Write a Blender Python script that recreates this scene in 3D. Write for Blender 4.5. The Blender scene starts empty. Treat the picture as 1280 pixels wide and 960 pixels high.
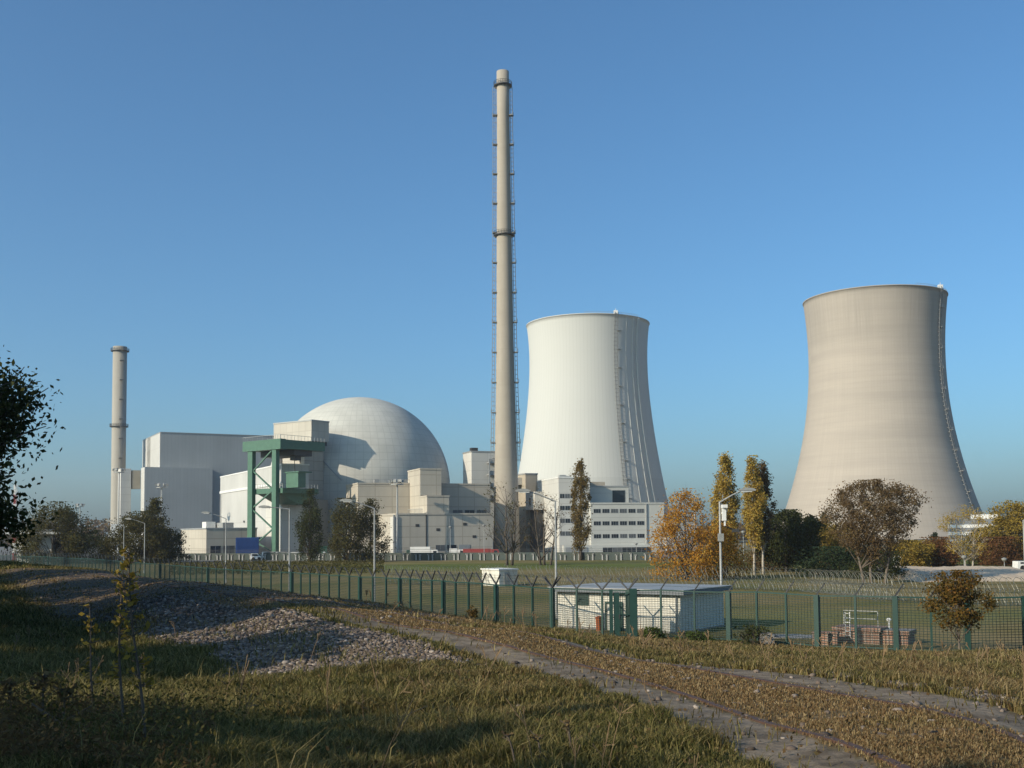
import bpy, math, random
import numpy as np
from mathutils import Vector, Matrix
R = math.radians
SC = bpy.context.scene
COL = SC.collection

# ------------------------------------------------------------------ camera, sky, sun, exposure
EYE = Vector((0.0, 0.0, 7.2)); F = 1370.0; PITCH = R(3.5); ROLL = R(0.5); HOR = 667.0
CY = HOR - F * math.tan(PITCH)
_R0 = Vector((1, 0, 0)); _U0 = Vector((0, -math.sin(PITCH), math.cos(PITCH))); _F = Vector((0, math.cos(PITCH), math.sin(PITCH)))
_RT = _R0 * math.cos(ROLL) - _U0 * math.sin(ROLL); _UP = _U0 * math.cos(ROLL) + _R0 * math.sin(ROLL)
cam = bpy.data.cameras.new('camera'); camo = bpy.data.objects.new('camera', cam); COL.objects.link(camo)
cam.sensor_width = 36; cam.lens = F / 1280 * 36; cam.shift_y = (CY - 480) / 1280
cam.clip_start = 0.1; cam.clip_end = 20000
camo.matrix_world = Matrix(((_RT.x, _UP.x, -_F.x, EYE.x), (_RT.y, _UP.y, -_F.y, EYE.y), (_RT.z, _UP.z, -_F.z, EYE.z), (0, 0, 0, 1)))
SC.camera = camo

SUN_AZ = R(56); SUN_EL = R(24)          # azimuth measured from -Y towards -X
to_sun = Vector((-math.sin(SUN_AZ) * math.cos(SUN_EL), -math.cos(SUN_AZ) * math.cos(SUN_EL), math.sin(SUN_EL)))
W = bpy.data.worlds.new('World'); SC.world = W; W.use_nodes = True
wn = W.node_tree.nodes; wl = W.node_tree.links
for n in list(wn): wn.remove(n)
sky = wn.new('ShaderNodeTexSky'); sky.sky_type = 'NISHITA'; sky.sun_disc = False
sky.sun_elevation = SUN_EL; sky.sun_rotation = math.atan2(to_sun.x, to_sun.y)
sky.altitude = 0; sky.air_density = 0.95; sky.dust_density = 2.1; sky.ozone_density = 7.0
bg = wn.new('ShaderNodeBackground'); bg.inputs[1].default_value = 0.14
wo = wn.new('ShaderNodeOutputWorld'); tint = wn.new('ShaderNodeMix'); tint.data_type = 'RGBA'; tint.blend_type = 'MULTIPLY'; tint.inputs[0].default_value = 1.0; tint.inputs[7].default_value = (0.86, 1.05, 0.98, 1)
wl.new(sky.outputs[0], tint.inputs[6]); wl.new(tint.outputs[2], bg.inputs[0]); wl.new(bg.outputs[0], wo.inputs[0])
sl = bpy.data.lights.new('sun', 'SUN'); slo = bpy.data.objects.new('sun', sl); COL.objects.link(slo)
sl.energy = 4.2; sl.angle = R(0.5); sl.color = (1.0, 0.885, 0.70)
slo.rotation_euler = (-to_sun).to_track_quat('-Z', 'Y').to_euler()
SC.view_settings.view_transform = 'Standard'; SC.view_settings.look = 'None'
SC.view_settings.exposure = 0.25; SC.view_settings.gamma = 1.0; SC.view_settings.use_curve_mapping = False

# ------------------------------------------------------------------ helpers: picture measurements to places
def ray(px, py):
    d = _RT * ((px - 640) / F) + _UP * ((CY - py) / F) + _F
    return d.x / d.y, d.z / d.y
def P(px, py, d):
    u, w = ray(px, py); return Vector((u * d, d, EYE.z + w * d))
def ux(px, py=665): return ray(px, py)[0]
def zat(px, py, d): return EYE.z + ray(px, py)[1] * d

# ------------------------------------------------------------------ helpers: meshes and objects
class MB:
    def __init__(s): s.v = []; s.f = []
    def add(s, v, f):
        b = len(s.v); s.v += [tuple(p) for p in v]; s.f += [tuple(i + b for i in q) for q in f]; return s
    def box(s, x0, y0, z0, x1, y1, z1):
        v = [(x0, y0, z0), (x1, y0, z0), (x1, y1, z0), (x0, y1, z0), (x0, y0, z1), (x1, y0, z1), (x1, y1, z1), (x0, y1, z1)]
        return s.add(v, [(3, 2, 1, 0), (4, 5, 6, 7), (0, 1, 5, 4), (1, 2, 6, 5), (2, 3, 7, 6), (3, 0, 4, 7)])
    def bar(s, a, b, w, h=None):
        a = Vector(a); b = Vector(b); h = h or w; d = (b - a).normalized()
        x = d.cross(Vector((0, 0, 1)))
        x = Vector((1, 0, 0)) if x.length < 1e-4 else x.normalized()
        y = x.cross(d); v = []
        for p in (a, b):
            for i, j in ((-1, -1), (1, -1), (1, 1), (-1, 1)): v.append(p + x * (i * w / 2) + y * (j * h / 2))
        return s.add(v, [(0, 1, 2, 3), (7, 6, 5, 4), (0, 4, 5, 1), (1, 5, 6, 2), (2, 6, 7, 3), (3, 7, 4, 0)])
    def tube(s, pts, rad, n=6, cap=True):
        pts = [Vector(p) for p in pts]; m = len(pts); rad = rad if hasattr(rad, '__len__') else [rad] * m; v = []
        for i, p in enumerate(pts):
            d = (pts[min(i + 1, m - 1)] - pts[max(i - 1, 0)]).normalized()
            x = d.cross(Vector((0.31, 0.95, 0.05))).normalized()
            y = d.cross(x)
            for k in range(n):
                t = 2 * math.pi * k / n; v.append(p + (x * math.cos(t) + y * math.sin(t)) * rad[i])
        f = [(i * n + k, i * n + (k + 1) % n, (i + 1) * n + (k + 1) % n, (i + 1) * n + k) for i in range(m - 1) for k in range(n)]
        if cap: f += [tuple(range(n - 1, -1, -1)), tuple(range((m - 1) * n, m * n))]
        return s.add(v, f)
    def lathe(s, prof, n=48, c=(0, 0), close=False):
        m = len(prof); v = []
        for r, z in prof:
            for k in range(n):
                t = 2 * math.pi * k / n; v.append((c[0] + r * math.cos(t), c[1] + r * math.sin(t), z))
        f = [(i * n + k, i * n + (k + 1) % n, (i + 1) * n + (k + 1) % n, (i + 1) * n + k) for i in range(m - 1) for k in range(n)]
        if close: f += [tuple(range((m - 1) * n, m * n))]
        return s.add(v, f)
    def prism(s, poly, y0, y1):
        n = len(poly); v = [(x, y0, z) for x, z in poly] + [(x, y1, z) for x, z in poly]
        f = [tuple(range(n)), tuple(range(2 * n - 1, n - 1, -1))] + [(i, i + n, (i + 1) % n + n, (i + 1) % n) for i in range(n)]
        return s.add(v, f)
    def build(s, name, mat, parent=None, smooth=False):
        me = bpy.data.meshes.new(name); me.from_pydata(s.v, [], s.f); me.update()
        if smooth: me.polygons.foreach_set('use_smooth', [True] * len(me.polygons))
        if mat: me.materials.append(mat)
        o = bpy.data.objects.new(name, me); COL.objects.link(o)
        if parent: o.parent = parent
        return o
def numpy_mesh(name, v, faces_n, loops, mat, parent=None):
    """v (n,3); faces_n: verts per face (array); loops: flat indices"""
    me = bpy.data.meshes.new(name); v = np.asarray(v, np.float32)
    me.vertices.add(len(v)); me.vertices.foreach_set('co', v.ravel())
    loops = np.asarray(loops, np.int32).ravel(); faces_n = np.asarray(faces_n, np.int32)
    me.loops.add(len(loops)); me.loops.foreach_set('vertex_index', loops)
    st = np.concatenate(([0], np.cumsum(faces_n)[:-1])).astype(np.int32)
    me.polygons.add(len(faces_n)); me.polygons.foreach_set('loop_start', st); me.update(calc_edges=True)
    me.materials.append(mat)
    o = bpy.data.objects.new(name, me); COL.objects.link(o)
    if parent: o.parent = parent
    return o
def tag(o, label=None, cat=None, group=None, kind=None):
    if label: o['label'] = label
    if cat: o['category'] = cat
    if group: o['group'] = group
    if kind: o['kind'] = kind
    return o
def thing(name, label, cat, loc=(0, 0, 0), rz=0.0, group=None):
    o = bpy.data.objects.new(name, None); COL.objects.link(o); o.empty_display_size = 0.5
    o.location = loc; o.rotation_euler = (0, 0, rz); return tag(o, label, cat, group)
def copy_tree(o, parent=None):
    c = o.copy(); COL.objects.link(c); c.parent = parent
    for ch in [x for x in COL.objects if x.parent == o]: copy_tree(ch, c)
    return c

# ------------------------------------------------------------------ materials
def newmat(name):
    m = bpy.data.materials.new(name); m.use_nodes = True; nt = m.node_tree
    b = nt.nodes['Principled BSDF']; return m, nt, b
def N(nt, t, **k):
    n = nt.nodes.new(t)
    for a, v in k.items(): setattr(n, a, v)
    return n
def rgb(c): return (c[0], c[1], c[2], 1)
def mixc(nt, fac, a, b, mode='MIX'):
    m = N(nt, 'ShaderNodeMix', data_type='RGBA', blend_type=mode)
    for sock, val in ((m.inputs[0], fac), (m.inputs[6], a), (m.inputs[7], b)):
        if isinstance(val, bpy.types.NodeSocket): nt.links.new(val, sock)
        elif isinstance(val, (int, float)): sock.default_value = val
        else: sock.default_value = rgb(val)
    return m.outputs[2]
def noise(nt, scale, detail=4, vec=None, rough=0.55):
    n = N(nt, 'ShaderNodeTexNoise'); n.inputs['Scale'].default_value = scale; n.inputs['Detail'].default_value = detail
    n.inputs['Roughness'].default_value = rough
    if vec is None:
        tc = N(nt, 'ShaderNodeTexCoord'); vec = tc.outputs['Object']
    nt.links.new(vec, n.inputs['Vector']); return n.outputs['Fac']
def ramp(nt, fac, stops):
    r = N(nt, 'ShaderNodeValToRGB'); e = r.color_ramp.elements
    while len(e) < len(stops): e.new(0.5)
    for i, (p, c) in enumerate(stops):
        e[i].position = p; e[i].color = rgb(c) if hasattr(c, '__len__') else (c, c, c, 1)
    nt.links.new(fac, r.inputs[0]); return r.outputs[0]
def math_n(nt, op, a, b=None):
    n = N(nt, 'ShaderNodeMath', operation=op)
    for i, val in enumerate((a, b)):
        if val is None: continue
        if isinstance(val, bpy.types.NodeSocket): nt.links.new(val, n.inputs[i])
        else: n.inputs[i].default_value = val
    return n.outputs[0]
def M_plain(name, c, c2=None, scale=1.5, rough=0.7, metal=0.0, bump=0.0):
    m, nt, b = newmat(name)
    c2 = c2 or tuple(x * 0.78 for x in c)
    f = ramp(nt, noise(nt, scale), [(0.3, 0.0), (0.7, 1.0)])
    nt.links.new(mixc(nt, f, c, c2), b.inputs['Base Color'])
    b.inputs['Roughness'].default_value = rough; b.inputs['Metallic'].default_value = metal
    if bump:
        bn = N(nt, 'ShaderNodeBump'); bn.inputs['Strength'].default_value = bump
        nt.links.new(noise(nt, scale * 6), bn.inputs['Height']); nt.links.new(bn.outputs[0], b.inputs['Normal'])
    return m
def M_panel(name, c, line, bw, bh, mort=0.1, var=0.08, stain=0.25, rough=0.8):
    """wall of panels with joints, laid in the wall's own metres"""
    m, nt, b = newmat(name)
    tc = N(nt, 'ShaderNodeTexCoord'); sp = N(nt, 'ShaderNodeSeparateXYZ'); nt.links.new(tc.outputs['Object'], sp.inputs[0])
    sn = N(nt, 'ShaderNodeSeparateXYZ'); nt.links.new(tc.outputs['Normal'], sn.inputs[0])
    side = math_n(nt, 'GREATER_THAN', math_n(nt, 'ABSOLUTE', sn.outputs[0]), 0.7)
    u = N(nt, 'ShaderNodeMix'); nt.links.new(side, u.inputs[0]); nt.links.new(sp.outputs[0], u.inputs[2]); nt.links.new(sp.outputs[1], u.inputs[3])
    cb = N(nt, 'ShaderNodeCombineXYZ'); nt.links.new(u.outputs[0], cb.inputs[0]); nt.links.new(sp.outputs[2], cb.inputs[1])
    br = N(nt, 'ShaderNodeTexBrick', offset=0.0); nt.links.new(cb.outputs[0], br.inputs['Vector'])
    br.inputs['Scale'].default_value = 1; br.inputs['Brick Width'].default_value = bw; br.inputs['Row Height'].default_value = bh
    br.inputs['Mortar Size'].default_value = mort; br.inputs['Mortar Smooth'].default_value = 0.3; br.inputs['Bias'].default_value = 0
    br.inputs['Color1'].default_value = rgb(tuple(x * (1 + var) for x in c)); br.inputs['Color2'].default_value = rgb(tuple(x * (1 - var) for x in c))
    br.inputs['Mortar'].default_value = rgb(line)
    mp = N(nt, 'ShaderNodeMapping'); nt.links.new(cb.outputs[0], mp.inputs[0]); mp.inputs['Scale'].default_value = (0.9, 0.12, 1)
    st = ramp(nt, noise(nt, 0.7, 5, mp.outputs[0]), [(0.35, 0.0), (0.75, stain)])
    col = mixc(nt, st, br.outputs[0], tuple(x * 0.62 for x in c))
    big = ramp(nt, noise(nt, 0.06, 3), [(0.3, 0.9), (0.7, 1.06)])
    nt.links.new(mixc(nt, 1.0, col, big, 'MULTIPLY'), b.inputs['Base Color']); b.inputs['Roughness'].default_value = rough
    return m
def M_tower(name, c, line, nribs, ring, ribamt, stain, stainc, top_band=0.0, vert=1.0):
    m, nt, b = newmat(name)
    tc = N(nt, 'ShaderNodeTexCoord'); sp = N(nt, 'ShaderNodeSeparateXYZ'); nt.links.new(tc.outputs['Object'], sp.inputs[0])
    ang = math_n(nt, 'ARCTAN2', sp.outputs[1], sp.outputs[0])
    k = math_n(nt, 'MULTIPLY', ang, nribs / (2 * math.pi)); fr = math_n(nt, 'FRACT', k)
    rib = math_n(nt, 'LESS_THAN', fr, 0.16)
    zf = math_n(nt, 'FRACT', math_n(nt, 'DIVIDE', sp.outputs[2], ring)); rl = math_n(nt, 'LESS_THAN', zf, 0.1)
    cb = N(nt, 'ShaderNodeCombineXYZ'); nt.links.new(math_n(nt, 'FLOOR', k), cb.inputs[0]); nt.links.new(math_n(nt, 'MULTIPLY', sp.outputs[2], 0.02), cb.inputs[1])
    st = ramp(nt, noise(nt, 0.9, 3, cb.outputs[0]), [(0.38, 0.0), (0.72, stain * vert)])
    cz = N(nt, 'ShaderNodeCombineXYZ'); nt.links.new(math_n(nt, 'MULTIPLY', ang, 0.28), cz.inputs[0]); nt.links.new(math_n(nt, 'MULTIPLY', sp.outputs[2], 0.09), cz.inputs[1])
    sz = ramp(nt, noise(nt, 1.3, 6, cz.outputs[0], 0.7), [(0.35, 0.0), (0.7, stain * 1.2)])
    col = mixc(nt, math_n(nt, 'MULTIPLY', rib, ribamt), c, line)
    col = mixc(nt, math_n(nt, 'MULTIPLY', rl, ribamt), col, line)
    col = mixc(nt, st, col, stainc); col = mixc(nt, sz, col, stainc)
    if top_band:                       # old damp band of dirt streaks below the rim
        zz = N(nt, 'ShaderNodeMapRange'); nt.links.new(sp.outputs[2], zz.inputs[0])
        zz.inputs[1].default_value = 100; zz.inputs[2].default_value = 124; zz.inputs[3].default_value = 0; zz.inputs[4].default_value = 1
        an = ramp(nt, noise(nt, 0.8, 2, ang), [(0.35, 0.15), (0.6, 1.0)])
        am = math_n(nt, 'MULTIPLY', math_n(nt, 'MULTIPLY', zz.outputs[0], an), top_band)
        an2 = N(nt, 'ShaderNodeCombineXYZ'); nt.links.new(math_n(nt, 'MULTIPLY', ang, 30), an2.inputs[0]); nt.links.new(math_n(nt, 'MULTIPLY', sp.outputs[2], 0.03), an2.inputs[1])
        sk = ramp(nt, noise(nt, 1.0, 4, an2.outputs[0]), [(0.3, 0.2), (0.7, 1.0)])
        col = mixc(nt, math_n(nt, 'MULTIPLY', am, sk), col, stainc)
    nt.links.new(col, b.inputs['Base Color']); b.inputs['Roughness'].default_value = 0.9
    return m
def M_leaf(name, c1, c2, c3=None, trans=0.35, scale=0.35):
    m, nt, b = newmat(name)
    g = N(nt, 'ShaderNodeNewGeometry'); rnd = g.outputs['Random Per Island']
    c3 = c3 or c2
    col = ramp(nt, rnd, [(0.0, c1), (0.55, c2), (1.0, c3)])
    cl = ramp(nt, noise(nt, scale, 2), [(0.35, 0.0), (0.65, 0.75)])
    col = mixc(nt, cl, col, tuple(0.5 * (a + q) for a, q in zip(c1, c2)))
    nt.links.new(col, b.inputs['Base Color']); b.inputs['Roughness'].default_value = 0.75
    b.inputs['Specular IOR Level'].default_value = 0.15
    t = N(nt, 'ShaderNodeBsdfTranslucent'); nt.links.new(col, t.inputs[0])
    mx = N(nt, 'ShaderNodeMixShader'); mx.inputs[0].default_value = trans
    nt.links.new(b.outputs[0], mx.inputs[1]); nt.links.new(t.outputs[0], mx.inputs[2])
    nt.links.new(mx.outputs[0], nt.nodes['Material Output'].inputs[0]); return m

MT = {}
MT['annex'] = M_panel('annex_concrete', (0.455, 0.41, 0.335), (0.35, 0.31, 0.25), 5.5, 3.2, 0.16, 0.05, 0.25)
MT['dome_annex_pale'] = M_panel('pale_panel', (0.48, 0.44, 0.37), (0.41, 0.37, 0.31), 3.0, 3.2, 0.12, 0.04, 0.15)
MT['hall'] = M_panel('hall_panel', (0.47, 0.46, 0.43), (0.40, 0.39, 0.36), 2.2, 12, 0.12, 0.02, 0.12)
MT['grey_metal'] = M_panel('grey_sheet_wall', (0.38, 0.38, 0.36), (0.345, 0.345, 0.33), 1.6, 60, 0.1, 0.02, 0.10)
MT['white_wall'] = M_panel('white_wall', (0.55, 0.53, 0.48), (0.45, 0.43, 0.39), 6, 3.3, 0.10, 0.02, 0.15)
MT['office'] = M_panel('office_wall', (0.50, 0.49, 0.44), (0.40, 0.39, 0.35), 40, 4.0, 0.10, 0.01, 0.12)
MT['tan'] = M_plain('tan_concrete', (0.42, 0.36, 0.28), (0.33, 0.29, 0.22), 0.25, 0.85)
MT['chimney'] = M_tower('chimney_concrete', (0.365, 0.32, 0.26), (0.31, 0.275, 0.22), 16, 4.0, 0.25, 0.35, (0.27, 0.235, 0.185))
MT['chimney_pale'] = M_tower('pale_chimney_concrete', (0.33, 0.305, 0.26), (0.29, 0.26, 0.22), 16, 4.0, 0.25, 0.35, (0.29, 0.265, 0.22))
MT['tower_white'] = M_tower('white_painted_shell', (0.49, 0.485, 0.445), (0.39, 0.385, 0.35), 110, 400.0, 0.38, 0.2, (0.455, 0.45, 0.41))
MT['tower_old'] = M_tower('weathered_shell', (0.395, 0.342, 0.285), (0.345, 0.298, 0.248), 150, 3.0, 0.45, 0.45, (0.265, 0.235, 0.198), 0.85, 0.35)
MT['green_steel'] = M_plain('green_steel', (0.06, 0.145, 0.095), (0.045, 0.115, 0.075), 0.8, 0.55)
MT['fence_green'] = M_plain('fence_green_paint', (0.011, 0.048, 0.037), (0.009, 0.04, 0.031), 2, 0.5)
MT['fence_wire'] = M_plain('fence_wire', (0.009, 0.03, 0.024), None, 2, 0.6)
MT['dark'] = M_plain('dark_steel', (0.045, 0.045, 0.045), None, 1, 0.6)
MT['steel'] = M_plain('galvanised_steel', (0.38, 0.38, 0.36), (0.30, 0.30, 0.29), 3, 0.5, 0.3)
MT['lamp'] = M_plain('lamp_head_grey', (0.30, 0.30, 0.28), None, 3, 0.5)
MT['glass'] = M_plain('dark_glass', (0.025, 0.035, 0.045), (0.015, 0.02, 0.03), 0.5, 0.12)
MT['white'] = M_plain('white_paint', (0.72, 0.71, 0.67), (0.62, 0.61, 0.57), 0.8, 0.55)
MT['roof_grey'] = M_plain('roof_sheet', (0.17, 0.18, 0.19), (0.13, 0.14, 0.15), 1.5, 0.7)
MT['blue'] = M_plain('blue_paint', (0.022, 0.07, 0.23), (0.018, 0.055, 0.18), 0.7, 0.5)
MT['red'] = M_plain('red_paint', (0.30, 0.03, 0.025), (0.24, 0.025, 0.02), 0.7, 0.5)
MT['orange'] = M_plain('orange_plastic', (0.42, 0.10, 0.02), (0.34, 0.08, 0.02), 3, 0.5)
MT['black_car'] = M_plain('dark_car_paint', (0.02, 0.02, 0.025), None, 1, 0.3)
MT['rubber'] = M_plain('rubber', (0.015, 0.015, 0.015), None, 3, 0.9)
MT['ochre'] = M_plain('ochre_paint', (0.33, 0.22, 0.06), None, 0.6, 0.7)
MT['brick'] = M_panel('red_brick', (0.28, 0.155, 0.105), (0.32, 0.27, 0.22), 0.45, 0.3, 0.035, 0.18, 0.3)
MT['bark'] = M_plain('grey_bark', (0.11, 0.085, 0.065), (0.07, 0.055, 0.04), 3, 0.9)
MT['mid_bark'] = M_plain('brown_bark', (0.17, 0.135, 0.10), (0.11, 0.085, 0.065), 3, 0.9)
MT['pale_bark'] = M_plain('pale_birch_bark', (0.45, 0.40, 0.33), (0.30, 0.26, 0.21), 2, 0.9)
MT['rust'] = M_plain('rusty_rail_steel', (0.10, 0.05, 0.032), (0.06, 0.036, 0.025), 4, 0.75)
MT['barrier_post'] = M_plain('weathered_post', (0.42, 0.41, 0.38), (0.32, 0.31, 0.28), 1.5, 0.8)
MT['ladder_grey'] = M_plain('ladder_grey', (0.20, 0.20, 0.19), (0.15, 0.15, 0.145), 1, 0.6)
MT['sand'] = M_plain('sand', (0.56, 0.44, 0.31), (0.46, 0.36, 0.25), 0.4, 0.95, 0, 0.3)
MT['slab'] = M_plain('weathered_slab', (0.30, 0.28, 0.25), (0.22, 0.20, 0.18), 2, 0.9)
MT['stone'] = None

# ------------------------------------------------------------------ terrain
CP = [(0,960,6.5),(320,960,7),(640,960,7.5),(960,960,7.6),(1280,960,7.4),
 (0,900,10),(320,900,10.2),(640,900,10),(960,900,9.9),(1280,900,9.6),
 (0,850,15.5),(200,850,15.3),(450,850,14.2),(640,860,12.8),(850,860,12.2),(1280,880,10.8),
 (450,835,15.8),(600,830,15.5),(450,790,20),(540,800,18.4),(640,800,18),(1000,850,13),(350,762,25),(250,741,33),(190,729,42),(100,714,58),(0,704,75),
 (330,795,21.5),(260,770,28),(100,800,25.5),(0,800,26),(220,810,20.5),(130,760,38),(0,760,39),(200,780,27),(0,728,58),(60,724,54),(120,735,46),
 (640,790,26),(640,785,42),(1000,830,24),(1000,816,45),(1280,838,21),(1280,818,42),(800,812,26),(800,802,44),
 (480,764,30),(480,761,45),(265,737,50),(180,723,62)]
_pts = []; _z = []
for px, py, d in CP:
    u, w = ray(px, py); _pts.append((u, math.log(d))); _z.append(EYE.z + w * d)
for u in (-0.62, -0.3, 0, 0.3, 0.62): _pts.append((u, math.log(3.2))); _z.append(5.45)
FENCE_PX = [(-130, 330), (60, 230), (200, 158), (260, 138), (365, 118), (450, 106), (500, 100), (554, 93), (620, 86), (690, 79.5), (785, 76), (910, 73), (1020, 68.5), (1118, 66), (1207, 64.6), (1280, 64), (1420, 64)]
for px, d in FENCE_PX: _pts.append((ux(px, 720), math.log(d))); _z.append(0.0)
for d in (110, 180, 280, 450):
    for u in (-0.1, 0.2, 0.5): _pts.append((u, math.log(d))); _z.append(0.0)
for u in (-0.3, -0.55): 
    for d in (280, 450): _pts.append((u, math.log(d))); _z.append(0.0)
_pts = np.array(_pts); _z = np.array(_z)
def _phi(r2): return 0.5 * r2 * np.log(np.maximum(r2, 1e-12))
SV = np.array([4.0, 1.0])
def _tps_fit(p, z, lam):
    q = p * SV; n = len(q); K = _phi(((q[:, None] - q[None]) ** 2).sum(-1)) + lam * np.eye(n)
    Q = np.hstack([np.ones((n, 1)), q]); A = np.block([[K, Q], [Q.T, np.zeros((3, 3))]])
    return q, np.linalg.solve(A, np.concatenate([z, np.zeros(3)]))
_q, _w = _tps_fit(_pts, _z, 0.002)
def _sm(x): x = np.clip(x, 0, 1); return x * x * (3 - 2 * x)
def height(X, Y):
    X = np.asarray(X, float); Y = np.asarray(Y, float); sh = X.shape; X = X.ravel(); Y = Y.ravel(); out = np.empty(len(X))
    for i in range(0, len(X), 20000):
        x = X[i:i + 20000]; y = Y[i:i + 20000]; Yc = np.maximum(y, 1.5)
        u = np.clip(x / Yc, -0.6, 0.62); v = np.log(np.clip(y, 3.2, 430))
        q = np.stack([u, v], -1) * SV
        t = _phi(((q[:, None] - _q[None]) ** 2).sum(-1)) @ _w[:len(_q)] + _w[-3] + q @ _w[-2:]
        r = np.hypot(x, y); far = _sm((r - 330) / 120); t = np.clip(t, 0, 6) * (1 - far)
        fb = 5.45 * (1 - _sm((r - 22) / 65))
        th = np.degrees(np.abs(np.arctan2(x, y))); k = _sm((th - 33) / 14); k = np.where(r < 3.2, 1, k)
        b = t * (1 - k) + fb * k
        near = np.where(r < 400, 0.03 * np.sin(x * 1.3 + 0.7 * y) + 0.03 * np.sin(x * 0.5 - y * 0.9 + 1), 0)
        out[i:i + 20000] = b + near * np.clip(r / 20, 0, 1)
    return out.reshape(sh)
def h1(x, y): return float(height(np.array([x]), np.array([y]))[0])
_ds = np.exp(np.linspace(math.log(4), math.log(420), 900))
def ground(px, py):
    u, w = ray(px, py); hz = height(u * _ds, _ds); rz = EYE.z + w * _ds
    i = int(np.argmax(rz < hz)); d = _ds[i]; return Vector((u * d, d, hz[i]))

# railway: rail one follows points of the photograph, a smooth curve in plan
rp = [ground(*p) for p in ((1117, 959), (1000, 916), (894, 884), (850, 866), (770, 843), (700, 822), (640, 810), (600, 803), (545, 790), (440, 768), (330, 747), (250, 735.5))]
_cy = np.array([p.y for p in rp]); _cx = np.array([p.x for p in rp])
_pf = np.polyfit(_cy, _cx, 3)
TY = np.linspace(0.5, 62, 160)
def rail_x(y):
    y = np.asarray(y, float); yc = np.clip(y, 5, 40); s = np.polyval(np.polyder(_pf), yc); return np.polyval(_pf, yc) + (y - yc) * s
TX = rail_x(TY)
def track_s(X, Y):
    """signed distance from the near rail, positive towards the plant, and Y of the foot"""
    Yf = np.clip(Y, 0.5, 62); 
    for _ in range(3):
        xr = rail_x(Yf); sl_ = (rail_x(Yf + 0.1) - xr) / 0.1; Yf = np.clip(Yf + ((X - xr) * sl_ + (Y - Yf)) / (1 + sl_ ** 2), 0.5, 62)
    xr = rail_x(Yf); sl_ = (rail_x(Yf + 0.1) - xr) / 0.1
    n = np.sqrt(1 + sl_ ** 2); return ((X - xr) - (Y - Yf) * sl_) / n, Yf
def fbm(X, Y, sc, seed):
    r = np.random.RandomState(seed); o = np.zeros_like(X)
    for k in range(5):
        a = r.rand(4) * 6.28; f = sc * 1.9 ** k
        o += (np.sin(X * f * math.cos(a[0]) + Y * f * math.sin(a[0]) + a[1]) * np.sin(X * f * math.cos(a[2]) + Y * f * math.sin(a[2]) + a[3])) / 1.5 ** k
    return o / 2.2
def zones(X, Y):
    s, yf = track_s(X, Y); jit = 0.10 * fbm(X, Y, 2.2, 1) + 0.05 * fbm(X, Y, 7.0, 2); s = s + jit
    inb = ((Y > 1) & (Y < 66)).astype(float)
    strip = (((s > -0.80) & (s < -0.10)) | ((s > 1.55) & (s < 2.2))).astype(float) * inb * np.clip((29 - Y) / 7, 0, 1)
    mid = ((s >= -0.12) & (s <= 1.6)).astype(float) * inb
    gl = np.clip((s + 4.4 - 1.4 * np.clip((Y - 22) / 10, 0, 1) - 0.9 * fbm(X, Y, 0.7, 3)) * 2, 0, 1) * np.clip((-0.9 - s) * 4, 0, 1) * np.clip((Y - 15.2 - 0.9 * fbm(X, Y, 0.9, 5)) * 1.2, 0, 1) * np.clip((37 - Y) * 0.3, 0, 1)
    gr = ((s > 2.35) & (s < 2.9 + 0.3 * fbm(X, Y, 0.8, 9))).astype(float) * np.clip((Y - 8) * 0.4, 0, 1) * np.clip((26 - Y), 0, 1)
    gravel = np.clip(gl + gr * 0.8, 0, 1)
    # trodden brown ballast along the far part of the line
    brown = np.clip((Y - 22) / 10, 0, 1) * np.clip((s + 5) * 0.6, 0, 1) * np.clip((7 - s) * 0.5, 0, 1) * inb
    dry = np.clip(mid * 0.8 + brown * 0.6 + 0.22 * np.clip((s - 2) / 3, 0, 1) + 0.5 * fbm(X, Y, 0.55, 7) + 0.25 * fbm(X, Y, 1.6, 17) + 0.02 + 0.25 * np.clip((s + 3) / 3, 0, 1), 0, 1)
    return s, strip, mid, gravel, brown * (1 - gravel), dry

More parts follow.
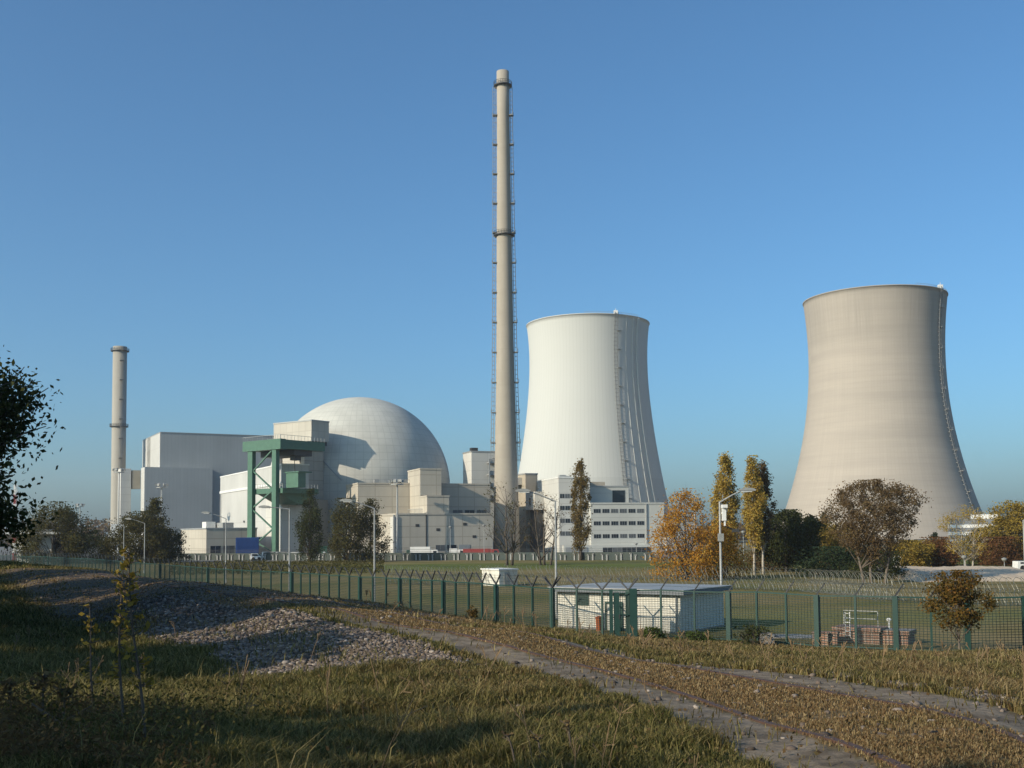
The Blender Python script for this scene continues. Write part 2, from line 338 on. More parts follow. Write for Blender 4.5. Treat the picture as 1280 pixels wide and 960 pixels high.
def build_terrain():
    a1 = np.radians(np.linspace(-34, 34, 330)); a2 = np.radians(np.linspace(34, 326, 60)[1:-1]); A = np.concatenate([a1, a2])
    r = np.concatenate([[0.4, 1.2, 2.2], np.exp(np.linspace(math.log(3.2), math.log(9000), 330))])
    AA, RR = np.meshgrid(A, r); X = (np.sin(AA) * RR).ravel(); Y = (np.cos(AA) * RR).ravel()
    Z = height(X, Y); v = np.stack([X, Y, Z], -1); nA = len(A); nR = len(r)
    i, k = np.meshgrid(np.arange(nR - 1), np.arange(nA), indexing='ij'); k2 = (k + 1) % nA
    f = np.stack([i * nA + k, i * nA + k2, (i + 1) * nA + k2, (i + 1) * nA + k], -1).reshape(-1, 4)[:, ::-1]
    m, nt, b = newmat('terrain')
    def at(n): q = N(nt, 'ShaderNodeAttribute'); q.attribute_name = n; return q.outputs['Fac']
    fine = noise(nt, 9.0, 6); mid_ = noise(nt, 1.1, 5); big = noise(nt, 0.045, 5)
    green = mixc(nt, ramp(nt, fine, [(0.35, 0.0), (0.65, 1.0)]), (0.028, 0.040, 0.010), (0.075, 0.085, 0.024))
    dryc = mixc(nt, ramp(nt, fine, [(0.35, 0.0), (0.65, 1.0)]), (0.085, 0.058, 0.028), (0.20, 0.145, 0.075))
    col = mixc(nt, at('dry'), green, dryc)
    # open field inside the fence: mown stripes of olive, brown and fresh green
    fld = ramp(nt, big, [(0.36, (0.12, 0.115, 0.034)), (0.5, (0.20, 0.15, 0.06)), (0.64, (0.25, 0.185, 0.09))])
    fld = mixc(nt, ramp(nt, mid_, [(0.3, 0.0), (0.7, 0.45)]), fld, (0.095, 0.095, 0.025))
    col = mixc(nt, at('field'), col, fld); col = mixc(nt, at('fresh'), col, (0.085, 0.125, 0.022))
    col = mixc(nt, at('brown'), col, mixc(nt, ramp(nt, fine, [(0.4, 0.0), (0.6, 1.0)]), (0.09, 0.065, 0.05), (0.17, 0.13, 0.10)))
    grav = mixc(nt, ramp(nt, noise(nt, 14, 3), [(0.4, 0.0), (0.6, 1.0)]), (0.04, 0.032, 0.026), (0.12, 0.095, 0.08))
    col = mixc(nt, at('gravel'), col, grav)
    dirt = mixc(nt, ramp(nt, noise(nt, 2.2, 8, None, 0.7), [(0.38, 0.0), (0.62, 1.0)]), (0.125, 0.095, 0.07), (0.27, 0.215, 0.16))
    col = mixc(nt, at('strip'), col, dirt)
    col = mixc(nt, at('yard'), col, (0.17, 0.165, 0.155))
    nt.links.new(col, b.inputs['Base Color']); b.inputs['Roughness'].default_value = 0.95; b.inputs['Specular IOR Level'].default_value = 0.1
    bn = N(nt, 'ShaderNodeBump'); bn.inputs['Strength'].default_value = 0.5; bn.inputs['Distance'].default_value = 0.06
    nt.links.new(fine, bn.inputs['Height']); nt.links.new(bn.outputs[0], b.inputs['Normal'])
    o = numpy_mesh('terrain', v, np.full(len(f), 4), f, m); tag(o, kind='structure')
    s, strip, mid, gravel, brown, dry = zones(X, Y)
    d = Y; fx = np.array([ux(p, 720) * dd for p, dd in FENCE_PX]); fy = np.array([dd for _, dd in FENCE_PX])
    uu = X / np.maximum(Y, 1); fu = np.array([ux(p, 720) for p, _ in FENCE_PX]); fd = np.interp(uu, fu, fy)
    field = _sm((Y - fd + 2) / 6) * (Y > 20)
    fresh = np.exp(-((Y - 245 - 12 * fbm(X, Y, 0.03, 2)) / 26) ** 2) * 0.75 * (uu > -0.16) + 0.4 * np.exp(-((Y - 93) / 9) ** 2) * (uu > 0.05)
    yard = _sm((Y - 303) / 8) * (uu < 0.16) + _sm((Y - 420) / 30) * (uu >= 0.16) * 0.4
    for nme, val in (('strip', strip * 0.9), ('gravel', gravel), ('brown', brown * 0.8), ('dry', dry), ('field', field), ('fresh', np.clip(fresh, 0, 1)), ('yard', np.clip(yard, 0, 1))):
        q = o.data.attributes.new(nme, 'FLOAT', 'POINT'); q.data.foreach_set('value', np.asarray(val, np.float32))
    o.data.polygons.foreach_set('use_smooth', np.ones(len(f), bool))
    return o
build_terrain()

# rails
def rail_curve(off):
    pts = []
    ys = np.linspace(3.0, 60, 200); xr = rail_x(ys); sl_ = (rail_x(ys + 0.1) - xr) / 0.1; n = np.sqrt(1 + sl_ ** 2)
    X = xr + off / n; Y = ys - off * sl_ / n; Z = height(X, Y)
    return [Vector((a, b_, c)) for a, b_, c in zip(X, Y, Z)]
def rail(off, label):
    c = rail_curve(off); prof = [(-0.06, -0.03), (-0.06, 0.012), (-0.02, 0.025), (-0.036, 0.055), (-0.036, 0.09), (0.036, 0.09), (0.036, 0.055), (0.02, 0.025), (0.06, 0.012), (0.06, -0.03)]
    mb = MB(); n = len(prof); v = []
    for i, p in enumerate(c):
        t = (c[min(i + 1, len(c) - 1)] - c[max(i - 1, 0)]).normalized(); s_ = t.cross(Vector((0, 0, 1))).normalized()
        for a, b_ in prof: v.append(p + s_ * a + Vector((0, 0, b_ - 0.072)))
    f = [(i * n + k, i * n + (k + 1) % n, (i + 1) * n + (k + 1) % n, (i + 1) * n + k) for i in range(len(c) - 1) for k in range(n)]
    mb.add(v, f); tag(mb.build('rail', MT['rust']), label, 'rail', 'rails of the overgrown siding')
rail(0.0, 'rusty rail beside the pale strip next to the loose ballast bank')
rail(1.435, 'rusty rail on the fence side of the overgrown siding')

# ------------------------------------------------------------------ big plant structures
def corner(px, d): return (ux(px) * d, d)
def wid(pxr, c, a): u = ux(pxr); return (u * c[1] - c[0]) / (math.cos(a) - u * math.sin(a))
def dep(pxl, c, a): u = ux(pxl); return (c[0] - u * c[1]) / (u * math.cos(a) + math.sin(a))
WR = random.Random(8); MT['blind'] = M_plain('window_blind', (.12, .125, .125), (.07, .075, .08), .8, .35)
class Block:
    """a building thing whose near corner stands at picture column px, depth d, turned by a"""
    def __init__(s, name, label, cat, px, d, a, group=None):
        s.a = a; s.c = corner(px, d); s.d = d; s.e = thing(name, label, cat, (s.c[0], s.c[1], 0), a, group)
    def w(s, px): return wid(px, s.c, s.a)
    def l(s, px): return dep(px, s.c, s.a)
    def z(s, px, py): return zat(px, py, s.d)
    def loc(s, px, d):
        """local x, y of picture column px at depth d"""
        dx = ux(px) * d - s.c[0]; dy = d - s.c[1]; return dx * math.cos(s.a) + dy * math.sin(s.a), -dx * math.sin(s.a) + dy * math.cos(s.a)
    def box(s, name, mat, x0, y0, z0, x1, y1, z1, par=None):
        m = MB(); m.box(x0, y0, z0, x1, y1, z1); return m.build(name, mat, par or s.e)
    def roof_edge(s, x0, y0, x1, y1, z, par=None, mat=None):
        m = MB(); t = 0.35
        m.box(x0 - .15, y0 - .15, z, x1 + .15, y0 + t, z + .45); m.box(x0 - .15, y1 - t, z, x1 + .15, y1 + .15, z + .45)
        m.box(x0 - .15, y0 + t, z, x0 + t, y1 - t, z + .45); m.box(x1 - t, y0 + t, z, x1 + .15, y1 - t, z + .45)
        return m.build('parapet', mat or MT['steel'], par or s.e)
    def window(s, x0, z0, x1, z1, y=0.0, mull=1, par=None):
        f = MB(); t = 0.06
        f.box(x0, y - .07, z0, x1, y - .003, z0 + t); f.box(x0, y - .07, z1 - t, x1, y - .003, z1)
        for k in range(mull + 2):
            q = x0 + (x1 - x0 - t) * k / (mull + 1); f.box(q, y - .07, z0 + t, q + t, y - .003, z1 - t)
        fr = f.build('window', MT['steel'], par or s.e)
        p = MB(); p.box(x0 + .02, y - .03, z0 + .02, x1 - .02, y - .004, z1 - .02); p.build('pane', MT['blind'] if WR.random() < .3 else MT['glass'], fr); return fr
    def side_window(s, y0, z0, y1, z1, x=0.0, par=None):
        f = MB(); f.box(x - .07, y0, z0, x - .003, y1, z0 + .1); f.box(x - .07, y0, z1 - .1, x - .003, y1, z1); f.box(x - .07, y0, z0 + .1, x - .003, y0 + .1, z1 - .1); f.box(x - .07, y1 - .1, z0 + .1, x - .003, y1, z1 - .1)
        fr = f.build('window', MT['steel'], par or s.e); p = MB(); p.box(x - .03, y0 + .02, z0 + .02, x - .004, y1 - .02, z1 - .02); p.build('pane', MT['glass'], fr)

def cooling_tower(name, label, px, d, prof, mat, th_lad, group, fins=(), lad_mat=None, rim_box=True):
    c = corner(px, d); e = thing(name, label, 'cooling tower', (c[0], c[1], 0), 0, group)
    zs = np.array([p[1] for p in prof]); rs = np.array([p[0] for p in prof]); o = np.argsort(zs); zs, rs = zs[o], rs[o]
    cf = np.polyfit(zs, rs, 4); rad = lambda z: float(np.polyval(cf, z)); zt = zs[-1]
    zz = np.linspace(2.5, zt, 60); out = [(rad(z), z) for z in zz]; inn = [(rad(z) - .8, z) for z in zz[::-1]]
    MB().lathe(out + [(rad(zt) + .35, zt + .02), (rad(zt) + .35, zt + .5), (rad(zt) - .8, zt + .5)] + inn + [(rad(2.5), 2.5)], 128).build('shell', mat, e, True)
    col = MB()
    for k in range(40):
        t0 = 2 * math.pi * k / 40; t1 = t0 + math.pi / 40
        for ta, tb in ((t0, t1), (t0 + 2 * math.pi / 40, t1)):
            r0 = rad(0) + 1; r9 = rad(2.5) - .3; col.bar((r0 * math.cos(ta), r0 * math.sin(ta), 0), (r9 * math.cos(tb), r9 * math.sin(tb), 2.7), 1.0)
    col.build('support_columns', MT['slab'], e)
    def pol(th, r, z): return Vector((r * math.cos(th), r * math.sin(th), z))
    if th_lad is not None:
        la = MB(); z_ = np.linspace(10, zt + 1.5, 70); w = 1.0
        for off in (-1, 1):
            la.tube([pol(th_lad + off * w / rad(min(z, zt)), rad(min(z, zt)) + .9, z) for z in z_], .17, 4)
        for z in np.arange(12, zt, 2.4):
            la.bar(pol(th_lad - w / rad(z), rad(z) + .9, z), pol(th_lad + w / rad(z), rad(z) + .9, z), .2)
            la.bar(pol(th_lad - w / rad(z), rad(z) - .05, z), pol(th_lad - w / rad(z), rad(z) + .9, z), .25)
        lo = la.build('ladder', lad_mat or MT['steel'], e)
        for z in np.arange(16, zt - 4, 11.3):
            p = MB(); a0 = th_lad + 1.1 / rad(z); a1 = th_lad + 3.6 / rad(z)
            p.add([pol(a, rad(z) + q, z + h) for h in (0, .3) for a, q in ((a0, 0), (a1, 0), (a1, 1.5), (a0, 1.5))], [(0, 1, 2, 3), (7, 6, 5, 4), (0, 4, 5, 1), (1, 5, 6, 2), (2, 6, 7, 3), (3, 7, 4, 0)])
            for a in (a0, a1): p.bar(pol(a, rad(z) + 1.45, z + .3), pol(a, rad(z) + 1.45, z + 1.5), .12)
            p.bar(pol(a0, rad(z) + 1.45, z + 1.4), pol(a1, rad(z) + 1.45, z + 1.4), .12)
            p.build('landing', MT['steel'], lo)
    for th, w_, dep_ in fins:
        f = MB(); z_ = np.linspace(3, zt - .3, 60); v = []
        for z in z_:
            r = rad(z)
            for a, q in ((th - w_ / r, -.05), (th - w_ / r, dep_), (th + w_ / r, dep_), (th + w_ / r, -.05)): v.append(pol(a, r + q, z))
        fc = [(i * 4 + k, i * 4 + k + 1, i * 4 + k + 5, i * 4 + k + 4) for i in range(59) for k in range(3)]
        f.add(v, fc); f.build('wall_rib', mat, e)
    if rim_box and th_lad is not None:
        p = pol(th_lad, rad(zt) - .2, zt + .5); b = MB(); b.box(p.x - 1.2, p.y - 1.0, p.z, p.x + 1.2, p.y + 1.0, p.z + 2.0); b.bar((p.x, p.y, p.z + 2), (p.x, p.y, p.z + 3.4), .2)
        b.build('rim_cabin', MT['white'], e)
        g = MB(); n = 40
        for k in range(n):
            t = th_lad + (k - n / 2) * .025; q = pol(t, rad(zt) - .2, zt + .5); g.bar(q, q + Vector((0, 0, 1.1)), .09)
        g.tube([pol(th_lad + (k - n / 2) * .025, rad(zt) - .2, zt + 1.6) for k in range(n)], .06, 4); g.build('rim_railing', MT['steel'], e)
    return e
k = .4526
cooling_tower('cooling_tower', 'weathered beige concrete cooling tower with dirty streaked band under its rim', 1101, 620,
    [(86.5*k, 138.3), (83.5*k, 124), (82*k, 107), (82.5*k, 90), (87*k, 71.5), (94.5*k, 53.5), (104*k, 35), (117*k, 17), (131*k, 0)], MT['tower_old'], R(-108.3 + 62), 'hyperbolic cooling towers', lad_mat=MT['ladder_grey'])
k = .5036
cooling_tower('cooling_tower', 'clean white painted cooling tower with a long caged ladder down its side', 738, 690,
    [(77*k, 138.5), (74.2*k, 118), (74.8*k, 99), (79*k, 80), (85.5*k, 55.5), (94.5*k, 31), (109*k, 0)], MT['tower_white'], R(-94 + 26), 'hyperbolic cooling towers',
    fins=[(R(-94 + 46), .35, .5), (R(-94 + 52), .6, 1.1), (R(-94 + 38), .2, .25)], lad_mat=MT['ladder_grey'])

def chimney(name, label, px, d, prof, rings, mat, ladders, plat_dz, cap_dark=True):
    c = corner(px, d); e = thing(name, label, 'chimney', (c[0], c[1], 0), 0)
    zt = prof[-1][1]; zs = [p[1] for p in prof]; rs = [p[0] for p in prof]; rad = lambda z: float(np.interp(z, zs, rs))
    MB().lathe(prof + [(rs[-1] - .35, zt), (rs[-1] - .35, zt - 6)], 48).build('shaft', mat, e, True)
    for z in rings:
        m = MB(); r = rad(z); m.lathe([(r - .02, z), (r + 1.0, z), (r + 1.0, z + .3), (r - .02, z + .3)], 32)
        for k in range(24):
            t = 2 * math.pi * k / 24; m.bar((math.cos(t) * (r + .95), math.sin(t) * (r + .95), z + .3), (math.cos(t) * (r + .95), math.sin(t) * (r + .95), z + 1.5), .1)
        for h in (.9, 1.45):
            m.tube([(math.cos(2 * math.pi * k / 24) * (r + .95), math.sin(2 * math.pi * k / 24) * (r + .95), z + h) for k in range(25)], .07, 4)
        m.build('ring_platform', MT['dark'], e)
    for th, z0, z1, off in ladders:
        la = MB(); n = 40; rd = Vector((math.cos(th), math.sin(th), 0)); tg = Vector((-math.sin(th), math.cos(th), 0)); z_ = np.linspace(z0, z1, n)
        for s_ in (-.3, .3): la.tube([rd * (rad(z) + off) + tg * s_ + Vector((0, 0, z)) for z in z_], .07, 4)
        for s_ in (-.4, .4): la.tube([rd * (rad(z) + off + .75) + tg * s_ + Vector((0, 0, z)) for z in z_], .06, 4)
        for z in np.arange(z0 + .5, z1, 1.5):
            r = rad(z) + off; q = Vector((0, 0, z))
            la.tube([rd * r - tg * .35 + q, rd * (r + .6) - tg * .5 + q, rd * (r + .8) + q, rd * (r + .6) + tg * .5 + q, rd * r + tg * .35 + q], .05, 4)
        for z in np.arange(z0 + .5, z1, 6): la.bar(rd * (rad(z) - .05) + Vector((0, 0, z)), rd * (rad(z) + off) + Vector((0, 0, z)), .14)
        lo = la.build('ladder', MT['steel'], e)
        for z in np.arange(z0 + 6, z1 - 3, plat_dz):
            p = MB(); r = rad(z); a = rd * (r - .05); b = rd * (r + 1.15 + off * .4)
            q = [a - tg * .9, a + tg * .9, b + tg * .9, b - tg * .9]
            p.add([x + Vector((0, 0, z + h)) for h in (0, .3) for x in q], [(0, 3, 2, 1), (4, 5, 6, 7), (0, 1, 5, 4), (1, 2, 6, 5), (2, 3, 7, 6), (3, 0, 4, 7)])
            for x in q[2:]: p.bar(x + Vector((0, 0, z + .3)), x + Vector((0, 0, z + 1.5)), .12)
            p.build('landing', MT['ladder_grey'], lo)
    return e
kc = 362 / 410; ks = (zat(628, 90, 362) - 7.2) / 152.5
chimney('exhaust_chimney', 'tall tapering concrete chimney with caged ladders on both sides', 633.2, 362,
    [(r_ * kc, max(0, 7.2 + (z_ - 7.2) * kc * ks)) for r_, z_ in ((5.0, 0), (4.55, 20), (4.1, 40), (3.65, 58), (3.25, 80), (2.95, 110), (2.62, 140), (2.42, 165), (2.36, 180))], [7.2 + 97.4 * ks, 7.2 + 147.6 * ks], MT['chimney'],
    [(R(180 + 8), 31, 7 + 147.6 * ks, .55), (R(-8), 31, 7 + 147.6 * ks, .3)], 10.07)
chimney('exhaust_chimney', 'slim grey chimney beside the large grey reactor block', 147, 530,
    [(3.35, 0), (3.3, 99.8)], [60.5, 97.5], MT['chimney_pale'], [(R(-58), 20, 96, .25)], 9.5)

# white-grey reactor block (older unit)
b = Block('reactor_building', 'large windowless grey sheet clad reactor building with stepped pale end', 'reactor building', 199.5, 500, R(28))
zt = b.z(199, 541); w = b.w(352); l = min(b.l(177.5), 60)
b.box('main_block', MT['grey_metal'], 0, 0, 0, w, l, zt)
b.roof_edge(0, 0, w, l, zt)
l1 = b.l(187.5); l0 = b.l(183.5)
b.box('cladding_strip', MT['hall'], -.25, .02, 30, -.003, l0, zt - .1); b.box('cladding_strip', MT['hall'], -.25, l1, 30, -.003, l - .1, zt - .1)
zl = b.z(180, 585); x_, y_ = b.loc(180.5, 492)
b.box('lower_block', MT['grey_metal'], x_, y_, 0, x_ + 30, y_ + 9, zl); b.box('cladding_strip', MT['hall'], x_ - .25, y_ + .02, 0, x_ - .003, y_ + 9, zl - .1)
b.box('stair_block', MT['white_wall'], x_ - 9, y_ + 9.5, 0, x_ - 4.5, y_ + 18, b.z(165, 586)); 
b.box('duct_bridge', MT['tan'], b.loc(155, 518)[0], y_ + 9.6, b.z(165, 611), x_ - .3, y_ + 14, b.z(165, 588))

# turbine hall, its long side runs away from the viewer
b = Block('turbine_hall', 'long pale turbine hall with a white band behind the green gantry', 'hall', 352, 352, R(28))
l = b.l(275); zt = b.z(352, 581)
b.box('hall_body', MT['hall'], 0, 0, 0, 9, l, zt); b.roof_edge(0, 0, 9, l, zt, mat=MT['white'])
zb = zt - 6.3; b.box('band', MT['white'], -.3, .1, zb, -.003, l - .1, zb + .9); b.box('lower_cladding', MT['white_wall'], -.2, .1, 0, -.003, 18, zb - .4)
for y_, z_ in ((.72, 9.5), (.55, 12), (.66, 7), (.3, 6)):
    b.box('vent', MT['dark'], -.4, l * y_, z_, -.203, l * y_ + .8, z_ + .7)
m = MB(); m.tube([(-.5, l * .97, 0), (-.5, l * .97, zb)], .18, 6); m.build('downpipe', MT['steel'], b.e)

# dome
d = 402; c = corner(450, d); Rr = 112.5 * d / F; zc = zat(450, 609, d)
e = thing('reactor_dome', 'grey concrete reactor dome with a faint grid of panel joints', 'reactor dome', (c[0], c[1], 0))
m, nt, bs = newmat('dome_concrete')
tc = N(nt, 'ShaderNodeTexCoord'); sp = N(nt, 'ShaderNodeSeparateXYZ'); nt.links.new(tc.outputs['Object'], sp.inputs[0])
ang = math_n(nt, 'ARCTAN2', sp.outputs[1], sp.outputs[0]); rho = math_n(nt, 'SQRT', math_n(nt, 'ADD', math_n(nt, 'POWER', sp.outputs[0], 2.0), math_n(nt, 'POWER', sp.outputs[1], 2.0)))
lat = math_n(nt, 'ARCTAN2', math_n(nt, 'SUBTRACT', sp.outputs[2], zc), rho)
cb = N(nt, 'ShaderNodeCombineXYZ'); nt.links.new(math_n(nt, 'MULTIPLY', ang, Rr), cb.inputs[0]); nt.links.new(math_n(nt, 'MULTIPLY', lat, Rr), cb.inputs[1])
br = N(nt, 'ShaderNodeTexBrick', offset=0.0); nt.links.new(cb.outputs[0], br.inputs['Vector']); br.inputs['Scale'].default_value = 1
br.inputs['Brick Width'].default_value = Rr * 2 * math.pi / 72; br.inputs['Row Height'].default_value = 2.7; br.inputs['Mortar Size'].default_value = .13; br.inputs['Mortar Smooth'].default_value = .4; br.inputs['Bias'].default_value = 0
br.inputs['Color1'].default_value = rgb((.53, .515, .455)); br.inputs['Color2'].default_value = rgb((.51, .495, .44)); br.inputs['Mortar'].default_value = rgb((.43, .42, .37))
nt.links.new(mixc(nt, ramp(nt, noise(nt, .15, 5), [(.4, 0.), (.75, .45)]), br.outputs[0], (.30, .295, .26)), bs.inputs['Base Color']); bs.inputs['Roughness'].default_value = .9
prof = [(Rr, 0)] + [(Rr * math.cos(t), zc + Rr * math.sin(t)) for t in np.linspace(0, math.pi / 2 - .001, 40)]
MB().lathe(prof, 112).build('dome_shell', m, e, True)
# stair climbing the dome
st = MB(); th = R(-90 + 1)
def dp(el, dth=0, q=0): r_ = (Rr + q) * math.cos(el); return Vector((r_ * math.cos(th + dth), r_ * math.sin(th + dth), zc + (Rr + q) * math.sin(el)))
path = [(R(2 + 22 * t), R(-4 - 22 * t)) for t in np.linspace(0, 1, 14)]
for q in (.2, 1.3): st.tube([dp(e_, t_, q) for e_, t_ in path], .12, 4)
for e_, t_ in path: st.bar(dp(e_, t_, 0), dp(e_, t_, 1.3), .12)
st.build('stair', MT['steel'], e)

# annex round the dome: one building of several blocks
A = R(21)
b = Block('reactor_annex', 'cream and grey concrete annex blocks stepped around the reactor dome', 'annex', 447.5, 343, A)
zt = b.z(447, 605); l = b.l(402); w = b.w(613)
E1 = b.box('ring_block', MT['annex'], 0, 0, 0, w, min(l, 17), zt); b.roof_edge(0, 0, w, min(l, 17), zt, mat=MT['annex'])
def sub(name, mat, pxl, pxc, pxr, py, d_, z0=0., roof=True):
    x, y = b.loc(pxc, d_); ca, sa = math.cos(A), math.sin(A); cc = (ux(pxc) * d_, d_)
    ww = wid(pxr, cc, A); ll = dep(pxl, cc, A); z1 = zat(pxc, py, d_)
    o = b.box(name, mat, x, y, z0, x + ww, y + ll, z1); 
    if roof: b.roof_edge(x, y, x + ww, y + ll, z1, mat=mat)
    return x, y, ww, ll, z1
x, y, ww, ll, z1 = sub('entrance_block', MT['annex'], 467, 495, 616, 643.5, 326)
b.box('joint', MT['dark'], x + ww * .30, y - .12, 1, x + ww * .30 + .3, y - .003, z1)
gx = x + ww * .40
b.window(gx, 2.2, gx + 3.0, 4.0, y); b.window(gx + 3.6, 2.2, gx + 6.6, 4.0, y)
b.box('pale_panel', MT['white_wall'], x - .3, y + .1, .1, x - .003, y + 5.5, z1 - .6); b.box('corner_pipe', MT['steel'], x - .9, y - .5, 0, x - .35, y + .05, z1)
sub('stair_tower', MT['annex'], 510, 525.5, 552, 587, 338)
x, y, ww, ll, z1 = sub('roof_block', MT['annex'], 525.5, 534, 561.5, 621, 331, 11)
for k_ in range(3):
    zt_ = b.z(590, 645); xx = b.loc(569 + k_ * 14.5, 349)[0]
for k_ in (566, 581, 596):
    xx, yy = b.loc(k_, 347); wz = zat(k_, 643, 350); 
    xx = wid(k_, b.c, A); b.window(xx, 13.6, xx + 3.4, 15.0, 0)
pipe = MB(); yy = b.l(413); pipe.box(-.9, yy, 0, -.2, yy + 1.2, zt - .6)
for z_ in (6, 12, 17): pipe.tube([(-.5, yy + 1, z_), (-.8, yy + 3.5, z_ + .4), (-.5, yy + 6, z_ + 2.6), (-.4, yy + 7, z_ + 4.2)], .22, 6)
pipe.build('wall_pipe', M_plain('brown_pipe', (.15, .085, .055), None, 1, .7), b.e)
b.side_window(b.l(424) , 10.6, b.l(420), 13.2)
b.side_window(b.l(430) , 10.6, b.l(426), 13.2)
for q in range(3): b.box('roof_vent', MT['steel'], 6 + q * 9, 3, zt + .003, 7.6 + q * 9, 4.4, zt + 1.6)
ra = MB()
for q in np.arange(1, 24, 1.5): ra.bar((q, .3, zt + .4), (q, .3, zt + 1.5), .09)
ra.bar((1, .3, zt + 1.5), (23.5, .3, zt + 1.5), .08); ra.build('roof_railing', MT['steel'], b.e)
ex, ey = b.loc(495, 326)
for q, (dx, ww_, hh_) in enumerate(((3.2, 1.4, 2.6), (19.5, 3.6, 4.0))): b.box('door', MT['green_steel'] if q == 0 else MT['steel'], ex + dx, ey - .1, .1, ex + dx + ww_, ey - .003, hh_)
for dx, zz in ((6, 9.5), (12.5, 8.2), (21, 9.8), (24, 6)): b.box('vent', MT['dark'], ex + dx, ey - .08, zz, ex + dx + 1.1, ey - .003, zz + .8)
cbm = MB(); cbm.tube([(ex + 16.5, ey - .25, 0), (ex + 16.5, ey - .25, 12.2)], .12, 6); cbm.build('downpipe', MT['steel'], b.e)
rl = MB()
for q in range(12):
    x0, y0 = b.loc(510 + q * 1.6, 336 - q * .6); rl.bar((x0, y0, b.z(520, 643)), (x0, y0, b.z(520, 643) + 1.5), .1)
rl.bar((*b.loc(510, 336), b.z(520, 643) + 1.4), (*b.loc(527.6, 329.4), b.z(520, 643) + 1.4), .12); rl.build('roof_railing', MT['steel'], b.e)

# lock house high on the dome with its tower
A2 = R(54)
b = Block('equipment_lock', 'white box shaped lock house on a tall concrete stem in front of the dome', 'lock house', 389, 359, A2)
z0 = b.z(389, 551); z1 = b.z(389, 526); l = b.l(341.5); w = b.w(411)
b.box('upper_house', MT['dome_annex_pale'], 0, 0, z0, w, l, z1); b.roof_edge(0, 0, w, l, z1)
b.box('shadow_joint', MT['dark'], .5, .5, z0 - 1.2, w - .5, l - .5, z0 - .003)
l2 = b.l(344); 
b.box('stem', MT['annex'], 1.2, 4.6, 12, w + 2, l2, z0 - 1.203)
b.box('side_panel', MT['dome_annex_pale'], .9, b.l(372), 14, 1.197, l2 - 1, z0 - 2)
b.box('shaft_opening', MT['dark'], .6, b.l(350), 29, .897, b.l(346), 35)
x2, y2 = b.loc(386, 344)
b.box('pillar', MT['tan'], 2.0, b.l(385), 0, w + 1, b.l(362.5), 16.5); b.box('pillar', MT['dome_annex_pale'], 3, b.l(361), 0, 6, b.l(354.5), 15); b.box('ochre_pillar', MT['ochre'], 3, b.l(354), 0, 6, b.l(347), 19)
b.box('bracket', MT['tan'], 1.5, b.l(385), 16.503, w + 1, b.l(352), 19)
b.box('link_wall', MT['annex'], w + 2.003, 4.8, 0, w + 9, 14, zat(415, 607, 350))

# green gantry
b = Block('gantry_crane', 'green steel lifting gantry on tall columns with a cabin on its middle deck', 'gantry', 350, 336, R(52))
l = b.l(302.5); z0 = b.z(350, 561); z1 = b.z(350, 548); w = b.w(406)
b.box('runway_girder', MT['green_steel'], 0, 0, z0, 2.2, l, z1); 
b.box('runway_girder', MT['green_steel'], 2.203, 0, z0 + .2, w, 1.8, z1 - .2); b.box('runway_girder', MT['green_steel'], 2.203, l - 1.8, z0 + .2, w, l, z1 - .2)
b.box('runway_deck', MT['green_steel'], 2.203, 1.803, z0 + .6, w, l - 1.803, z0 + 1.2)
tr = MB(); tr.box(w * .35, 1.0, z0 - 1.6, w * .75, l - 1, z0 + .19); tr.box(w * .42, 2, z0 - 3, w * .55, 4.5, z0 - 1.6); tr.tube([(w * .5, 4, z0 - 1.6), (w * .5, 4, z0 - 6.5)], .12, 6); tr.build('trolley', MT['dark'], b.e)
ya0, ya1 = b.l(343.6), b.l(338.4); yb0, yb1 = b.l(313.8), b.l(308)
for (q0, q1) in ((ya0, ya1), (yb0, yb1)):
    m = MB(); m.box(.3, q0, 0, 1.7, q1, z0 - .003); m.build('column', MT['green_steel'], b.e)
hd = MB(); hd.prism([(0.1, z0), (0.1, z0 - .01), (1.9, z0 - .01), (1.9, z0)], yb0 - 1, ya1 + 1)
zp0, zp1 = b.z(345, 616), b.z(345, 609.5)
def zpix(py): return b.z(327, py)
for (p0, p1) in ((560, 586), (612, 587), (612, 633), (661, 637), (661, 683), (690, 676)):
    m = MB(); pa, pb = (ya1, yb0)
    m.bar((.9, pb if p0 > 0 else pa, zpix(p1)), (.9, pa, zpix(p0)), .4); m.build('brace', MT['green_steel'], b.e)
pl = b.box('middle_deck', MT['green_steel'], 1.703, ya0 - 1.5, zp0, w * .9, yb1 + .5, zp1)
dk = MB(); dk.prism([(2, zp0 - .003), (w * .85, zp0 - .003), (w * .85, zp0 - 3.4), (w * .5, zp0 - 3.0), (4, zp0 - .8)], ya0 + .5, yb0 - .5); dk.build('deck_truss', MT['green_steel'], b.e)
rl = MB()
for q in np.linspace(ya0 - 1.4, yb1 + .4, 14): rl.bar((1.8, q, zp1), (1.8, q, zp1 + 1.4), .09)
for h in (.7, 1.4): rl.bar((1.8, ya0 - 1.4, zp1 + h), (1.8, yb1 + .4, zp1 + h), .08)
for q in np.linspace(2, w * .88, 12): rl.bar((q, ya0 - 1.4, zp1), (q, ya0 - 1.4, zp1 + 1.4), .09)
for h in (.7, 1.4): rl.bar((2, ya0 - 1.4, zp1 + h), (w * .88, ya0 - 1.4, zp1 + h), .08)
rl.build('railing', MT['steel'], b.e); rl = MB()
for q in np.linspace(0.2, l - .2, 16): rl.bar((.1, q, z1), (.1, q, z1 + 1.3), .09)
for q in np.linspace(0.2, w - .2, 14): rl.bar((q, .1, z1 - .2), (q, .1, z1 + 1.3), .09)
rl.bar((.1, .1, z1 + 1.3), (.1, l - .1, z1 + 1.3), .1); rl.bar((.1, .1, z1 + 1.25), (w - .1, .1, z1 + 1.25), .1)
